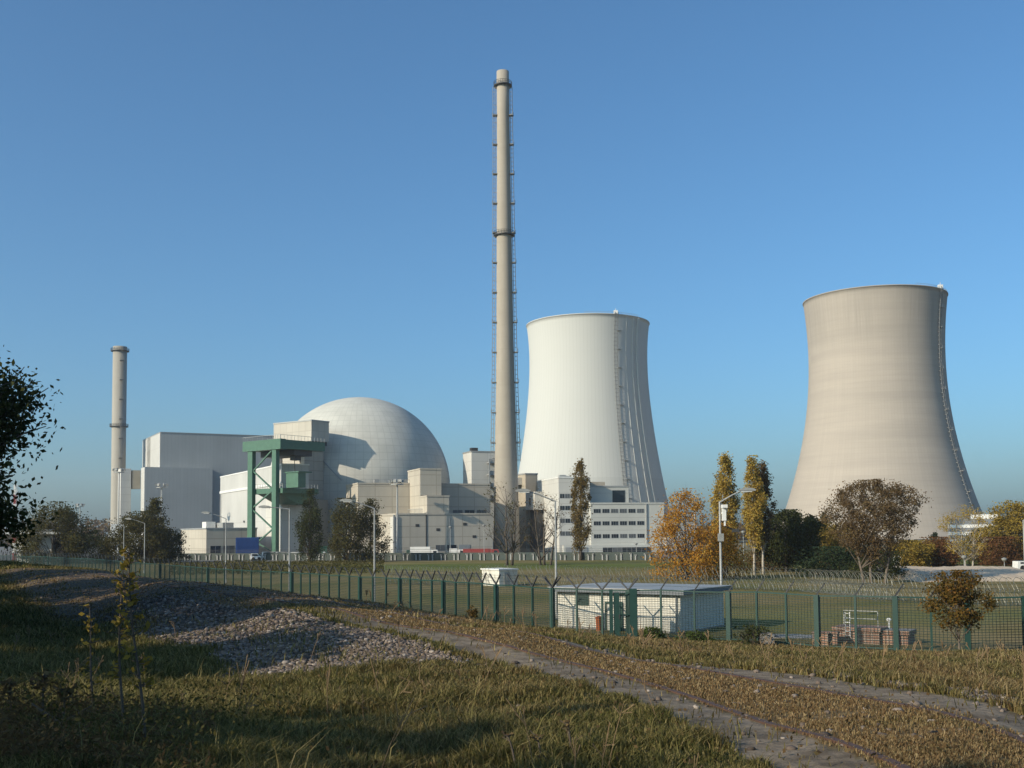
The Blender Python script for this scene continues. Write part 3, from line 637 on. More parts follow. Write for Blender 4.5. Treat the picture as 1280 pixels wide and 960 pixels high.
rl.build('railing', MT['steel'], b.e)
xx, yy = b.loc(380, 337); cab = b.box('cabin', MT['green_steel'], xx - 2.4, yy, zp1 + .003, xx + .6, yy + 5.6, zp1 + 4.6)
b.box('cabin_roof', MT['green_steel'], xx - 2.7, yy - .6, zp1 + 4.603, xx + 2.6, yy + 6, zp1 + 4.95, cab)

# box building behind the annex and links round the chimney foot
b = Block('ventilation_building', 'pale box building with open stair landings behind the chimney', 'plant building', 590, 388, R(21))
zt = b.z(590, 565); l = b.l(579.3); w = b.w(640)
b.box('body', MT['white_wall'], 0, 0, 0, w, l, zt); b.roof_edge(0, 0, w, l, zt)
stt = MB()
for k_ in range(4):
    z_ = zt - 4 - k_ * 4.3; stt.box(w * .38, -2.6, z_, w * .95, -.003, z_ + .4); stt.box(w * .38, -2.6, z_ + .4, w * .95, -2.4, z_ + 1.5)
for q in (.38, .66, .95): stt.box(w * q - .2, -2.9, 0, w * q + .2, -2.603, zt - 2.5)
stt.build('outside_stair', MT['steel'], b.e); b.window(w * .52, zt - 4, w * .6, zt - 2, 0); b.box('roof_unit', MT['dark'], 1, 3, zt + .003, 3.5, 5, zt + 1.8)

b = Block('duct_tower', 'dark shafted tower carrying a pale overhanging box next to the chimney', 'plant building', 657.5, 372, R(21))
zt = b.z(657, 593); w = b.w(672.5)
b.box('shaft', MT['tan'], 0, 0, 0, w, 7, zt); b.roof_edge(0, 0, w, 7, zt)
x0, y0 = b.loc(669, 362); ww = wid(685.5, (ux(669) * 362, 362), R(21)); ll = dep(657.5, (ux(669) * 362, 362), R(21))
z0, z1 = zat(669, 637, 362), zat(669, 614.5, 362); bx = b.box('overhang_box', MT['white_wall'], x0, y0, z0, x0 + ww, y0 + ll, z1)
b.box('louvre', MT['dark'], x0 - .08, y0 + ll * .45, z0 + 1.5, x0 - .003, y0 + ll * .6, z0 + 4, bx)
b.box('shaft_foot', MT['dark'], x0 + 1.2, y0 + 1.2, 0, x0 + ww - 1.5, y0 + ll - 1, z0 - .003)
x0, y0 = b.loc(655, 374); b.box('bridge', MT['white_wall'], x0 - 4, y0 + 1, zat(650, 606, 375), -.003, y0 + 5, zat(650, 597, 375))

# office building
AO = R(13)
b = Block('office_building', 'white office block with long rows of dark strip windows', 'office building', 699, 345, AO)
zt = b.z(699, 597.5); l = b.l(672.5); w = b.w(738)
b.box('tall_wing', MT['white_wall'], 0, 0, 0, w, l, zt); b.roof_edge(0, 0, w, l, zt, mat=MT['white'])
for py in (620, 635, 651, 667):
    for q in range(3):
        x0 = w * (.03 + .17 * q); zz = b.z(699, py); b.window(x0, zz - .7, x0 + w * .155, zz + .7)
for q in range(3): b.box('roof_unit', MT['steel'], 2 + q * 3.2, l * (.2 + .22 * q), zt + .453, 4 + q * 3.2, l * (.2 + .22 * q) + 2, zt + 1.3)
d2 = 352; x0 = w * .98; x1 = b.w(793); zt2 = zat(742, 610, 360); b.box('middle_wing', MT['office'], x0, 5, 0, x1, 22, zt2); b.roof_edge(x0 + .02, 5, x1, 22, zt2)
zw = zt2 - 1.0; b.window(x1 - 5.6, zw - 4.2, x1 - 1.2, zw, 5, 0)
b.box('penthouse', MT['tan'], x0 + 2, 9, zt2 + .003, b.w(768), 16, zt2 + 1.9)
x2 = b.w(828); zt3 = b.z(738, 630) ; b.box('front_wing', MT['office'], w - .3, -1.6, 0, x2, 4.99, zt3); b.roof_edge(w - .3, -1.6, x2, 4.9, zt3, mat=MT['office'])
xw0 = b.w(738) + .3; xw1 = b.w(804)
for py in (638.5, 654, 670.2):
    zz = b.z(738, py)
    for q in range(6):
        a0 = xw0 + (xw1 - xw0) * q / 6 + .3; a1 = xw0 + (xw1 - xw0) * (q + 1) / 6 - .2; b.window(a0, zz - .7, a1, zz + .6, -1.6, 2)
b.box('base_storey', MT['office'], .5, -3.2, 0, x2 - .4, -1.603, b.z(738, 681.5))
for q in range(5):
    a0 = b.w(749 + q * 12) ; b.window(a0, .7, a0 + 3.3, 2.6, -3.2, 1)
b.box('grey_shutter', MT['steel'], w * .1, -3.35, .2, w * .8, -3.203, 2.8); b.box('corner_pipe', MT['steel'], xw1 + .4, -1.9, 3.6, xw1 + .7, -1.603, zt3)

# low buildings on the far side of the yard
b = Block('low_building', 'low concrete building with a white roof box in front of the grey block', 'low building', 258, 345, R(28))
l = min(b.l(214), 40); b.box('body', MT['annex'], 0, 0, 0, 16, l, b.z(258, 661.5)); b.roof_edge(0, 0, 16, l, b.z(258, 661.5)); b.box('roof_box', MT['white'], 3, l * .35, b.z(258, 661), 6, l * .5, b.z(258, 651.5))
b.box('roof_unit', MT['steel'], 6.5, l * .15, b.z(258, 661), 10, l * .45, b.z(258, 653)); b.window(1.2, 1.5, 4.6, 4.2); b.window(5.2, 1.5, 9, 4.2)
b = Block('low_building', 'pale flat roofed shed beside the round dark bush', 'low building', 135, 430, R(20))
b.box('body', MT['white_wall'], 0, 0, 0, 12, 14, b.z(135, 668)); b.box('roof_box', MT['white'], 1, 3, b.z(135, 668), 7, 8, b.z(135, 655)); b.roof_edge(0, 0, 12, 14, b.z(135, 668)); b.window(2, 2, 6, 4)
b = Block('gate_building', 'white gate building at the foot of the red and white mast', 'gate building', 22, 300, R(15))
b.box('body', MT['white'], 0, 0, 0, 9, 8, b.z(22, 664)); b.roof_edge(0, 0, 9, 8, b.z(22, 664)); b.window(1, 1.4, 3.4, 3.2); b.window(5, 1.4, 8, 3.2); b.box('canopy', MT['white'], -4, -3, b.z(22, 668), 11, -.003, b.z(22, 665.5))
b = Block('office_annex', 'blue grey office slab with pale bands beyond the weathered tower', 'office building', 1186, 500, R(-20))
w = b.w(1250)
b.box('body', MT['roof_grey'], 0, 0, 0, w, 14, b.z(1186, 649))
for k_ in range(3): b.box('floor_band', MT['white'], -.2, -.25, b.z(1186, 660 + 9 * k_), w + .2, -.003, b.z(1186, 656 + 9 * k_))
b.box('roof_house', MT['white'], w * .45, 2, b.z(1186, 649) + .003, w, 10, b.z(1186, 643.5))
b = Block('low_building', 'small pale building half hidden between the orange tree and the office', 'low building', 833, 430, R(20))
b.box('body', MT['white_wall'], 0, 0, 0, 14, 12, b.z(833, 652)); b.roof_edge(0, 0, 14, 12, b.z(833, 652)); b.window(2, 8, 6, 10)

# striped mast
c = corner(18.5, 320); e = thing('striped_mast', 'red and white lattice mast behind the dark overhanging branch', 'mast', (c[0], c[1], 0)); zt = zat(18, 606, 320)
for k_ in range(8):
    m = MB(); za, zb = zt * k_ / 8, zt * (k_ + 1) / 8
    for sx, sy in ((-.3, -.3), (.3, -.3), (.3, .3), (-.3, .3)): m.bar((sx, sy, za), (sx, sy, zb), .12)
    for s_ in (-1, 1): m.bar((-.35 * s_, -.36, za), (.35 * s_, -.36, zb), .12); m.bar((-.36, -.35 * s_, za), (-.36, .35 * s_, zb), .12)
    m.build('mast_section', MT['white'] if k_ % 2 else MT['red'], e)

# ------------------------------------------------------------------ lamps
def street_lamp(label, px, d, py_top, px_head, py_head, py_base=None, camera_box=False):
    x = ux(px, py_top) * d; zg = h1(x, d); e = thing('street_lamp', label, 'street lamp', (x, d, zg), 0, 'street lamps of the plant roads')
    zt = zat(px, py_top, d) - zg; hd = P(px_head, py_head, d); hx, hz = hd.x - x, hd.z - zg; s = 1 if hx > 0 else -1
    m = MB(); m.tube([(0, 0, -.2), (0, 0, zt * .5), (0, 0, zt)], [.11, .095, .07], 8); m.build('pole', MT['steel'], e)
    m = MB(); m.box(-.16, -.16, 0, .16, .16, .5); m.build('base_box', MT['steel'], e)
    m = MB(); m.tube([(0, 0, zt - .05), (hx * .5, -.2, zt + (hz - zt) * .6), (hx - s * .35, -.4, hz - .02)], [.06, .05, .04], 6); m.build('arm', MT['steel'], e)
    m = MB(); L = 1.15
    pr = [(-.5, .03), (-.25, .15), (.1, .2), (.45, .16), (.65, .05), (.6, -.06), (-.45, -.05)]
    m.prism([(hx + s * a * L, hz + b_) for a, b_ in (pr if s > 0 else pr[::-1])], -.65, -.2); ho = m.build('lamp_head', MT['lamp'], e)
    m = MB(); m.box(hx - .4, -.6, hz - .14, hx + .45, -.25, hz - .055); m.build('lens', MT['white'], ho)
    if camera_box:
        m = MB(); m.box(.15, -.25, zt - 1.5, .45, .1, zt - .3); m.box(.1, -.6, zt - .5, .5, .1, zt - .25); m.bar((.1, 0, zt - .9), (.3, 0, zt - .9), .1); m.box(.3, -.2, zt - 1.9, .4, 0, zt - 1.55); m.build('camera', MT['white'], e)
        m = MB(); m.box(-.22, -.3, zt - 3.1, .22, -.1, zt - 2.5); m.build('junction_box', MT['lamp'], e); m = MB(); m.bar((.3, 0, zt - 1.9), (1.1, .3, zt - 2.2), .08); m.box(1.0, .1, zt - 2.4, 1.5, .5, zt - 2.15); m.build('sensor', MT['dark'], e)
    return e
street_lamp('street lamp rising behind the white hut roof with its arm reaching over the bare tree', 694, 92, 626, 655, 614)
street_lamp('street lamp carrying a white surveillance camera, beside the two tall poplars', 899.5, 86, 627, 931, 613, camera_box=True)
street_lamp('street lamp standing in front of the pair of leafy trees by the cream annex', 468, 108, 635, 435, 626)
street_lamp('street lamp whose head shows before the white panel of the green gantry', 362, 120, 636, 333, 634)
street_lamp('thin street lamp close to the blue container', 282.5, 170, 648, 259, 641)
street_lamp('short street lamp in front of the wide olive bush', 181, 217, 654, 162, 648.5)
street_lamp('small street lamp at the foot of the slim grey chimney', 155, 245, 657, 137, 651)
street_lamp('lamp post cut by the edge of the picture beyond the sand', 1279, 150, 650, 1300, 642)
def short_lamp(label, px, d, py_top):
    x = ux(px) * d; e = thing('post_lamp', label, 'lamp', (x, d, 0), 0, 'short post lamps of the plant yard'); zt = zat(px, py_top, d)
    m = MB(); m.tube([(0, 0, 0), (0, 0, zt - .6)], [.09, .06], 6); m.build('pole', MT['steel'], e)
    m = MB(); m.lathe([(.1, zt - .6), (.42, zt - .3), (.5, zt), (.08, zt + .15)], 10, close=True); m.build('lamp_head', MT['lamp'], e)
short_lamp('short post lamp before the grey entrance block beside the white trailer', 563, 318, 658)
short_lamp('short post lamp near the chimney foot', 605, 318, 656)
short_lamp('short post lamp before the office strip windows', 795, 318, 679)
short_lamp('short post lamp beneath the bushes next to the pale sand', 1204, 200, 695); short_lamp('short post lamp before the reddish bushes', 1254, 198, 698)
short_lamp('pale post seen between the orange tree and the poplars', 929, 260, 664)
def flood_mast(label, px, d, py_top):
    x = ux(px, py_top) * d; e = thing('floodlight_mast', label, 'floodlight mast', (x, d, 0), 0, 'tall floodlight masts'); zt = zat(px, py_top, d)
    m = MB(); m.tube([(0, 0, 0), (0, 0, zt)], [.4, .22], 8); m.build('pole', MT['steel'], e)
    m = MB(); m.lathe([(.2, zt - .25), (1.9, zt - .25), (1.9, zt), (.2, zt)], 12, close=True); m.build('crown_ring', MT['steel'], e)
    for k_ in range(6):
        t = 2 * math.pi * k_ / 6 + .3; p = Vector((1.9 * math.cos(t), 1.9 * math.sin(t), zt + .7)); m = MB(); m.bar((p.x, p.y, zt), p, .12)
        q = Vector((math.cos(t), math.sin(t), 0)); r_ = Vector((-math.sin(t), math.cos(t), 0)); v = [p + q * a + r_ * b_ + Vector((0, 0, c_ - a * .5)) for a in (-.2, .5) for b_ in (-.45, .45) for c_ in (-.05, .65)]
        m.add(v, [(0, 1, 3, 2), (4, 6, 7, 5), (0, 4, 5, 1), (2, 3, 7, 6), (0, 2, 6, 4), (1, 5, 7, 3)]); m.build('floodlight', MT['lamp'], e)
flood_mast('floodlight mast in front of the cream annex wall below the dome', 496.5, 322, 605)
flood_mast('floodlight mast before the large grey reactor block', 202, 400, 609)
flood_mast('floodlight mast overlapping the slim grey chimney', 149, 420, 590)
flood_mast('distant floodlight mast over the dark tree clump', 100, 560, 633)
flood_mast('distant floodlight mast behind the orange tree', 868, 420, 627)

# ------------------------------------------------------------------ fences
fc = [Vector((ux(p, 720) * d, d, 0)) for p, d in FENCE_PX]
for p in fc: p.z = h1(p.x, p.y)
def resample(pts, step):
    out = [pts[0].copy()]; acc = 0
    for a, b_ in zip(pts[:-1], pts[1:]):
        L = (b_ - a).length; q = step - acc
        while q <= L: out.append(a.lerp(b_, q / L)); q += step
        acc = L - (q - step)
    return out
FH = 3.2
fe = thing('security_fence', 'tall dark green mesh security fence with barbed wire arms in front of the plant', 'fence', (fc[9].x, fc[9].y, 0)); o0 = Vector((fc[9].x, fc[9].y, 0))
def fence_run(pts, step, arms, wires, fe=fe, o0=o0):
    n_ = [0]; segs = []
    for a, b_ in zip(pts[:-1], pts[1:]):
        k_ = max(1, round((b_ - a).length / step)); segs += [(a.lerp(b_, i / k_), i) for i in range(k_)]
    segs.append((pts[-1], 0)); P_ = [s[0] for s in segs]
    rails = MB(); lows = MB(); wm = MB(); am = MB()
    for i, (p, big) in enumerate(segs):
        q = p - o0; zg = h1(p.x, p.y); w_ = .30 if big == 0 else .13
        m = MB(); t = (P_[min(i + 1, len(P_) - 1)] - P_[max(i - 1, 0)]); t.z = 0; t.normalize(); nrm = Vector((-t.y, t.x, 0))
        v = [(q.x + t.x * a * w_ / 2 + nrm.x * c_ * w_ / 2, q.y + t.y * a * w_ / 2 + nrm.y * c_ * w_ / 2, z) for z in (zg - .4, zg + FH + .06) for a, c_ in ((-1, -1), (1, -1), (1, 1), (-1, 1))]
        m.add(v, [(3, 2, 1, 0), (4, 5, 6, 7), (0, 1, 5, 4), (1, 2, 6, 5), (2, 3, 7, 6), (3, 0, 4, 7)]); po = m.build('post', MT['fence_green'], fe); am = MB()
        top = Vector((q.x, q.y, zg + FH + .05))
        if arms == 'V':
            for s_ in (-1, 1): am.bar(top, top + t * s_ * .78 + nrm * -.1 + Vector((0, 0, .8)), .09)
        else: am.bar(top, top - t * -.5 * (1 if t.x > 0 else -1) + nrm * .15 + Vector((0, 0, .75)), .09)
        am.build('barbed_arm', MT['dark'], po)
    for a, b_ in zip(P_[:-1], P_[1:]):
        qa = a - o0; qb = b_ - o0; za, zb = h1(a.x, a.y), h1(b_.x, b_.y)
        rails.bar((qa.x, qa.y, za + FH), (qb.x, qb.y, zb + FH), .09); lows.bar((qa.x, qa.y, za + .12), (qb.x, qb.y, zb + .12), .07)
        if wires:
            L = (qb - qa).length; k_ = max(2, int(L / .2))
            for j in range(1, k_):
                f_ = j / k_; x_, y_, z_ = qa.x + (qb.x - qa.x) * f_, qa.y + (qb.y - qa.y) * f_, za + (zb - za) * f_; wm.bar((x_, y_, z_ + .12), (x_, y_, z_ + FH), .02)
            for j in range(1, 20): hh = .12 + j * (FH - .12) / 20; wm.bar((qa.x, qa.y, za + hh), (qb.x, qb.y, zb + hh), .026)
        for hh, off in ((.3, .25), (.55, .45), (.78, .7)):
            wm.bar((qa.x, qa.y, za + FH + hh), (qb.x, qb.y, zb + FH + hh), .018)
    rails.build('rail', MT['fence_green'], fe); lows.build('rail', MT['fence_green'], fe); wm.build('mesh_wires', MT['fence_wire'], fe)
fence_run(fc[4:10], 2.3, 'V', True); fence_run(fc[9:11], 1.9, 'V', True); fence_run(fc[10:], 2.2, '/', True)
# the continuation of the fence far along the line, in closed green panels
ff = thing('boundary_fence', 'dark shaded green boundary fence running far along the old railway', 'fence', (fc[2].x, fc[2].y, 0)); o1 = Vector((fc[2].x, fc[2].y, 0))
fence_run(fc[0:5], 2.75, 'V', True, ff, o1)

# razor wire coils lying behind the fence
MT['coil'] = M_plain('razor_wire', (.30, .29, .24), (.20, .19, .15), 2, .5, .4)
cp = [P(1400, 700, 98), P(1280, 700, 101), P(1100, 700, 112), P(1000, 700, 130), P(900, 700, 138), P(800, 700, 142), P(700, 700, 148), P(600, 700, 152), P(480, 700, 160)]
cp = [Vector((p.x, p.y, 0)) for p in cp]; cl = resample(cp, .085)
e = thing('razor_wire_coil', 'long triple coil of pale razor wire laid across the field behind the green fence', 'razor wire', (cl[0].x, cl[0].y, 0)); oc = Vector((cl[0].x, cl[0].y, 0))
for row, (oy, oz) in enumerate(((0, .85), (1.5, .85), (.75, 2.05))):
    mb = MB(); pts = []
    for i, p in enumerate(cl):
        t = (cl[min(i + 6, len(cl) - 1)] - cl[max(i - 6, 0)]).normalized(); n_ = Vector((-t.y, t.x, 0)); n_ = n_ if n_.y > 0 else -n_; a = 2 * math.pi * i / 8.0 + row * 2
        pts.append(p - oc + n_ * (math.cos(a) * .72 + oy) + Vector((0, 0, oz + .78 * math.sin(a) + .08 * math.sin(i * .02 + row))) + t * (.15 * math.sin(i * .37) + .35 * math.sin(a)))
    mb.tube(pts, .027, 3, False); mb.build('coil', MT['coil'], e)

# inner vehicle barrier with pairs of white posts
e = thing('barrier_wall', 'low dark barrier with pairs of white posts along the plant yard', 'barrier', (ux(500) * 306, 306, 0)); ob = Vector((ux(500) * 306, 306, 0))
a = Vector((ux(214) * 334, 334, 0)) - ob; b_ = Vector((ux(818) * 284, 284, 0)) - ob; n_ = 39
tx = (b_ - a).normalized()
MB().bar(a + Vector((0, 0, 1.05)), b_ + Vector((0, 0, 1.1)), .25, 2.1).build('panel', M_plain('barrier_dark', (.035, .05, .045), (.06, .07, .055), .3, .8), e)
r_ = MB()
for h_ in (2.5, 3.0): r_.bar(a + Vector((0, .2, h_)), b_ + Vector((0, .2, h_)), .07)
r_.build('wire_rail', MT['dark'], e)
rnd = random.Random(3)
for i in range(n_):
    for s_ in (-.5, .5):
        p = a.lerp(b_, (i + .5) / n_) + tx * s_ * 1.2 + Vector((0, -.35, 0)); m = MB(); hh = rnd.uniform(1.5, 2.0); m.box(p.x - .17, p.y - .15, 0, p.x + .17, p.y + .15, hh); m.box(p.x - .2 + s_ * .35, p.y - .15, hh - .3, p.x + .2 + s_ * .35 - s_ * .08, p.y + .15, hh + .003); m.build('post', MT['barrier_post'], e)

# ------------------------------------------------------------------ hut behind the fence, bin, brick base and small shed
HA = R(-35.7); c = (ux(850, 740) * 78.5, 78.5)
e = thing('guard_hut', 'white walled flat roofed hut behind the green mesh fence', 'hut', (c[0], c[1], 0), HA)
# local frame: x along the far long wall is negative, the near corner sits at the origin
MT['hut'] = M_panel('hut_wall', (.66, .63, .54), (.5, .47, .4), 1.2, .25, .02, .03, .12)
def bx(nm, mat, x0, y0, z0, x1, y1, z1, par=None): m = MB(); m.box(x0, y0, z0, x1, y1, z1); return m.build(nm, MT[mat] if isinstance(mat, str) else mat, par or e)
bx('wall', 'hut', -10.4, 0, -.3, 0, 7.2, 2.75)
bx('roof', 'roof_grey', -10.9, -.55, 2.753, .55, 7.7, 3.05)
rf = bx('roof_edge', 'steel', -10.95, -.6, 3.053, .6, 7.75, 3.11)
bx('plinth', 'slab', -10.45, -.05, -.3, .05, 7.25, .12)
def hx(px): # local x of picture column px on the long wall
    u = ux(px, 760); return -((c[0] - u * c[1]) / (math.cos(HA) - u * math.sin(HA)))
hx = lambda px: (lambda u: -(c[0] - u * c[1]) / (math.cos(HA) - u * math.sin(HA)))(ux(px, 760))
x0, x1 = hx(720), hx(736); wv = bx('window', 'fence_green', x0, -.08, 1.75, x1, -.003, 2.75 - .05); 
for k_ in range(5): bx('slat', 'fence_wire', x0 + .08, -.12, 1.85 + .16 * k_, x1 - .08, -.083, 1.92 + .16 * k_, wv)
x0, x1 = hx(757), hx(779); dr = bx('door', 'hut', x0 + .14, -.06, -.1, x1 - .5, -.003, 1.95)
m = MB(); m.box(x0, -.14, -.1, x0 + .12, -.062, 2.1); m.box(x1 - .48, -.14, -.1, x1, -.062, 2.1); m.box(x0 + .12, -.14, 1.97, x1 - .48, -.062, 2.1); m.build('door_frame', MT['fence_green'], dr)
m = MB(); m.box(x1 - .8, -.1, .9, x1 - .65, -.063, 1.0); m.build('handle', MT['dark'], dr)
m = MB(); m.tube([(hx(846), -.12, -.1), (hx(846), -.12, 2.74)], .06, 6); m.build('downpipe', MT['steel'], e)
p = ground(749, 786); q = Vector((ux(749, 780) * 79.8, 79.8, 0)); q.z = h1(q.x, q.y)
e = thing('litter_bin', 'orange litter bin standing by the hut door', 'bin', q)
m = MB(); m.lathe([(.22, .08), (.26, .95), (.27, .95), (.27, 1.0), (.2, 1.0), (.18, .9)], 14); m.build('body', MT['orange'], e)
m = MB(); m.lathe([(.29, 1.0), (.29, 1.05), (.05, 1.16)], 14, close=True); m.build('lid', MT['orange'], e); m = MB(); m.tube([(0, .3, -.1), (0, .3, 1.1)], .04, 6); m.build('post', MT['steel'], e)
# gate at the corner of the fence
gp = fc[10]; e = thing('fence_gate', 'narrow green gate with broad posts at the bend of the fence by the hut', 'gate', (gp.x, gp.y - .35, h1(gp.x, gp.y)), R(-6))
bx('post', 'fence_green', -1.35, -.12, -.2, -1.1, .12, 3.3); bx('post', 'fence_green', .05, -.15, -.2, .55, .15, 3.35)
lf = bx('leaf', 'fence_green', -1.05, -.04, .1, -.65, .04, 3.1); bx('lock', 'dark', -.7, -.09, 1.3, -.62, -.043, 1.6, lf)
m = MB()
for k_ in range(4): m.bar((-.6 + k_ * .16, 0, .15), (-.6 + k_ * .16, 0, 3.1), .03)
for h_ in (.15, 1.6, 3.05): m.bar((-.62, 0, h_), (.04, 0, h_), .06)
m.build('leaf_bars', MT['fence_green'], e)
# brick inspection chamber with white handrail
HB = R(-34); dB = 70; cb_ = (ux(1099, 790) * dB, dB); zb = h1(*cb_); e = thing('brick_chamber', 'low dull red brick chamber with a white handrail and vent pipe behind the fence', 'brick chamber', (cb_[0], cb_[1], zb), HB)
bx('base', 'brick', -2.9, 0, -.2, 0, 1.9, .8); bx('cover_slab', 'brick', -3.0, -.1, .803, .1, 2.0, 1.02)
bx('base', 'brick', .003, .3, -.2, 1.7, 1.9, .62); bx('cover_slab', 'brick', .105, .2, .623, 1.8, 2.0, .9)
m = MB()
for x_ in (-2.6, -.4): m.bar((x_, 1.2, 1.023), (x_, 1.2, 2.0), .035)
for h_ in (1.5, 2.0): m.bar((-2.6, 1.2, h_), (-.4, 1.2, h_), .035)
m.build('handrail', MT['steel'], e)
m = MB()
for x_ in (-2.1, -1.8): m.bar((x_, -.13, .4), (x_, -.13, 2.0), .05)
for k_ in range(6): m.bar((-2.1, -.13, .5 + k_ * .28), (-1.8, -.13, .5 + k_ * .28), .04)
m.build('ladder', MT['white'], e)
m = MB(); m.tube([(.3, 1.2, .9), (.3, 1.2, 1.45)], .06, 8); m.lathe([(.14, 1.42), (.17, 1.52), (.06, 1.6)], 10, (.3, 1.2), True); m.build('vent_pipe', MT['white'], e)
for px, py, sx, lab in ((1027, 797, 1.0, 'small brick stub wall by the brick chamber'), (1040, 800, .8, 'short broken brick block at the chamber corner')):
    dd = 70.5; x_ = ux(px, py) * dd; z_ = h1(x_, dd); o = MB(); o.box(-sx / 2, -.3, -.1, sx / 2, .3, .7); o.box(-sx / 2 - .05, -.35, .703, sx / 2 + .05, .35, .8); o = o.build('brick_stub', MT['brick']); o.location = (x_, dd, z_); o.rotation_euler.z = R(-30); tag(o, lab, 'brick block')
# concrete pad
o = MB(); o.box(-5, -1.2, -.2, 4.5, 1.5, .05); o = o.build('concrete_pad', MT['slab']); o.location = (ux(1040, 800) * 74.5, 74.5, h1(ux(1040, 800) * 74.5, 74.5) ); o.rotation_euler.z = R(-20); tag(o, kind='structure')
# cream shed far behind the fence
dd = 150; x_ = ux(624, 725) * dd; e = thing('field_shed', 'small cream box shed alone in the field behind the fence', 'shed', (x_, dd, 0), R(33))
bx('wall', 'hut', 0, 0, 0, 3.0, 4.5, 2.2); bx('roof', 'white', -.15, -.15, 2.203, 3.15, 4.65, 2.4); bx('door', 'steel', .8, -.06, 0, 1.7, -.003, 1.9)
# stone block by the fence
o = MB(); o.prism([(-.45, 0), (.45, 0), (.42, .55), (.2, .75), (-.38, .7)], -.3, .3); o = o.build('stone_block', MT['slab']); dd = 70; o.location = (ux(958, 800) * dd, dd, h1(ux(958, 800) * dd, dd) - .05); tag(o, 'weathered stone block beside the white flecked plant at the fence foot', 'stone block')

# ------------------------------------------------------------------ vehicles and containers in the yard
def wheel(e, x, y, r=.5, w=.3):
    m = MB(); n = 12; v = [(x + r * math.cos(2 * math.pi * k_ / n), yy, r + r * math.sin(2 * math.pi * k_ / n)) for yy in (y, y + w) for k_ in range(n)]
    m.add(v, [tuple(range(n)), tuple(range(2 * n - 1, n - 1, -1))] + [(k_, k_ + n, (k_ + 1) % n + n, (k_ + 1) % n) for k_ in range(n)]); m.build('wheel', MT['rubber'], e)
def van(label, cat, px, d, L, H, mat, cabm=None, rz=0., box=False, group=None):
    e = thing('parked_van' if not box else 'parked_truck', label, cat, (ux(px, 690) * d, d, 0), rz, group); w = 2.1
    if box:
        m = MB(); m.box(0, -w / 2, 1.0, L - 2.4, w / 2, H); m.build('cargo_body', MT[mat], e); m = MB(); m.box(0, -w / 2 + .2, .6, L - .3, w / 2 - .2, .99); m.build('chassis', MT['dark'], e)
        m = MB(); m.prism([(L - 2.3, .6), (L, .6), (L, 1.7), (L - .35, 2.7), (L - 2.3, 2.7)], -w / 2, w / 2); cb2 = m.build('cab', MT[cabm or mat], e); m = MB(); m.box(L - 1.5, -w / 2 - .02, 1.7, L - .5, -w / 2 - .003, 2.4); m.build('window', MT['glass'], cb2); xs = (1.2, 2.3, L - 1.1)
    else:
        m = MB(); m.prism([(0, .4), (L, .4), (L, 1.1), (L - .9, 1.3), (L - 1.5, H), (.1, H)], -w / 2, w / 2); bo = m.build('body', MT[mat], e); m = MB(); m.prism([(.5, 1.25), (L - 1.1, 1.3), (L - 1.6, H - .15), (.5, H - .15)], -w / 2 - .02, -w / 2 - .003); m.build('window', MT['glass'], bo); xs = (.9, L - 1.0)
    for x_ in xs: wheel(e, x_, -w / 2 - .02)
    return e
van('white van parked at the foot of the green gantry columns', 'van', 314, 324, 3.6, 2.0, 'white'); van('white bus like van next to the gantry column', 'van', 328, 324, 6.5, 2.5, 'white')
van('grey van in front of the tan pillar of the lock house', 'van', 345, 323, 5.0, 2.4, 'steel'); van('pale van close to the narrow dark poplar', 'van', 362, 322, 4.8, 2.3, 'white')
van('black car parked before the low concrete building', 'car', 224, 336, 5.0, 1.9, 'black_car')
van('white box trailer before the grey entrance block', 'truck', 513, 320, 8.2, 3.6, 'white', box=True); van('white lorry parked beside the red truck', 'truck', 562, 321, 4.6, 3.0, 'white', box=True); van('long red truck with a pale roof near the chimney foot', 'truck', 579, 320, 10.5, 2.9, 'red', box=True)
van('dark van in the shade beside the bare tree', 'van', 668, 320, 6.0, 2.3, 'black_car')
van('white van at the far field road beneath the large brown tree', 'van', 1113, 215, 3.0, 2.2, 'white'); van('white car at the picture edge beyond the sand', 'car', 1268, 190, 4.2, 1.7, 'white')
c = corner(295, 335); e = thing('shipping_container', 'bright blue shipping container beside the green gantry', 'container', (c[0], c[1], 0), R(12))
m = MB(); L, H = 6.8, zat(295, 672, 335)
m.box(0, 0, .15, L, 2.6, H); m.build('body', MT['blue'], e)
rb = MB()
for k_ in range(22): rb.box(.2 + k_ * .3, -.06, .3, .34 + k_ * .3, -.003, H - .15)
rb.build('corrugation', MT['blue'], e); m = MB(); m.box(-.08, .1, .3, -.003, 1.25, H - .2); m.build('door', MT['blue'], e); m = MB(); m.box(-.08, 1.33, .3, -.003, 2.5, H - .2); m.build('door', MT['blue'], e)
e = thing('green_tank', 'green cabinet shed at the base of the cream wall pipe', 'cabinet', (*corner(399, 336), 0), R(20)); bx('body', 'green_steel', 0, 0, .1, 2.4, 2, 3.6); bx('roof', 'green_steel', -.2, -.2, 3.603, 2.6, 2.2, 3.9); bx('door', 'white', 1.2, -.06, 1.4, 1.9, -.003, 2.2)

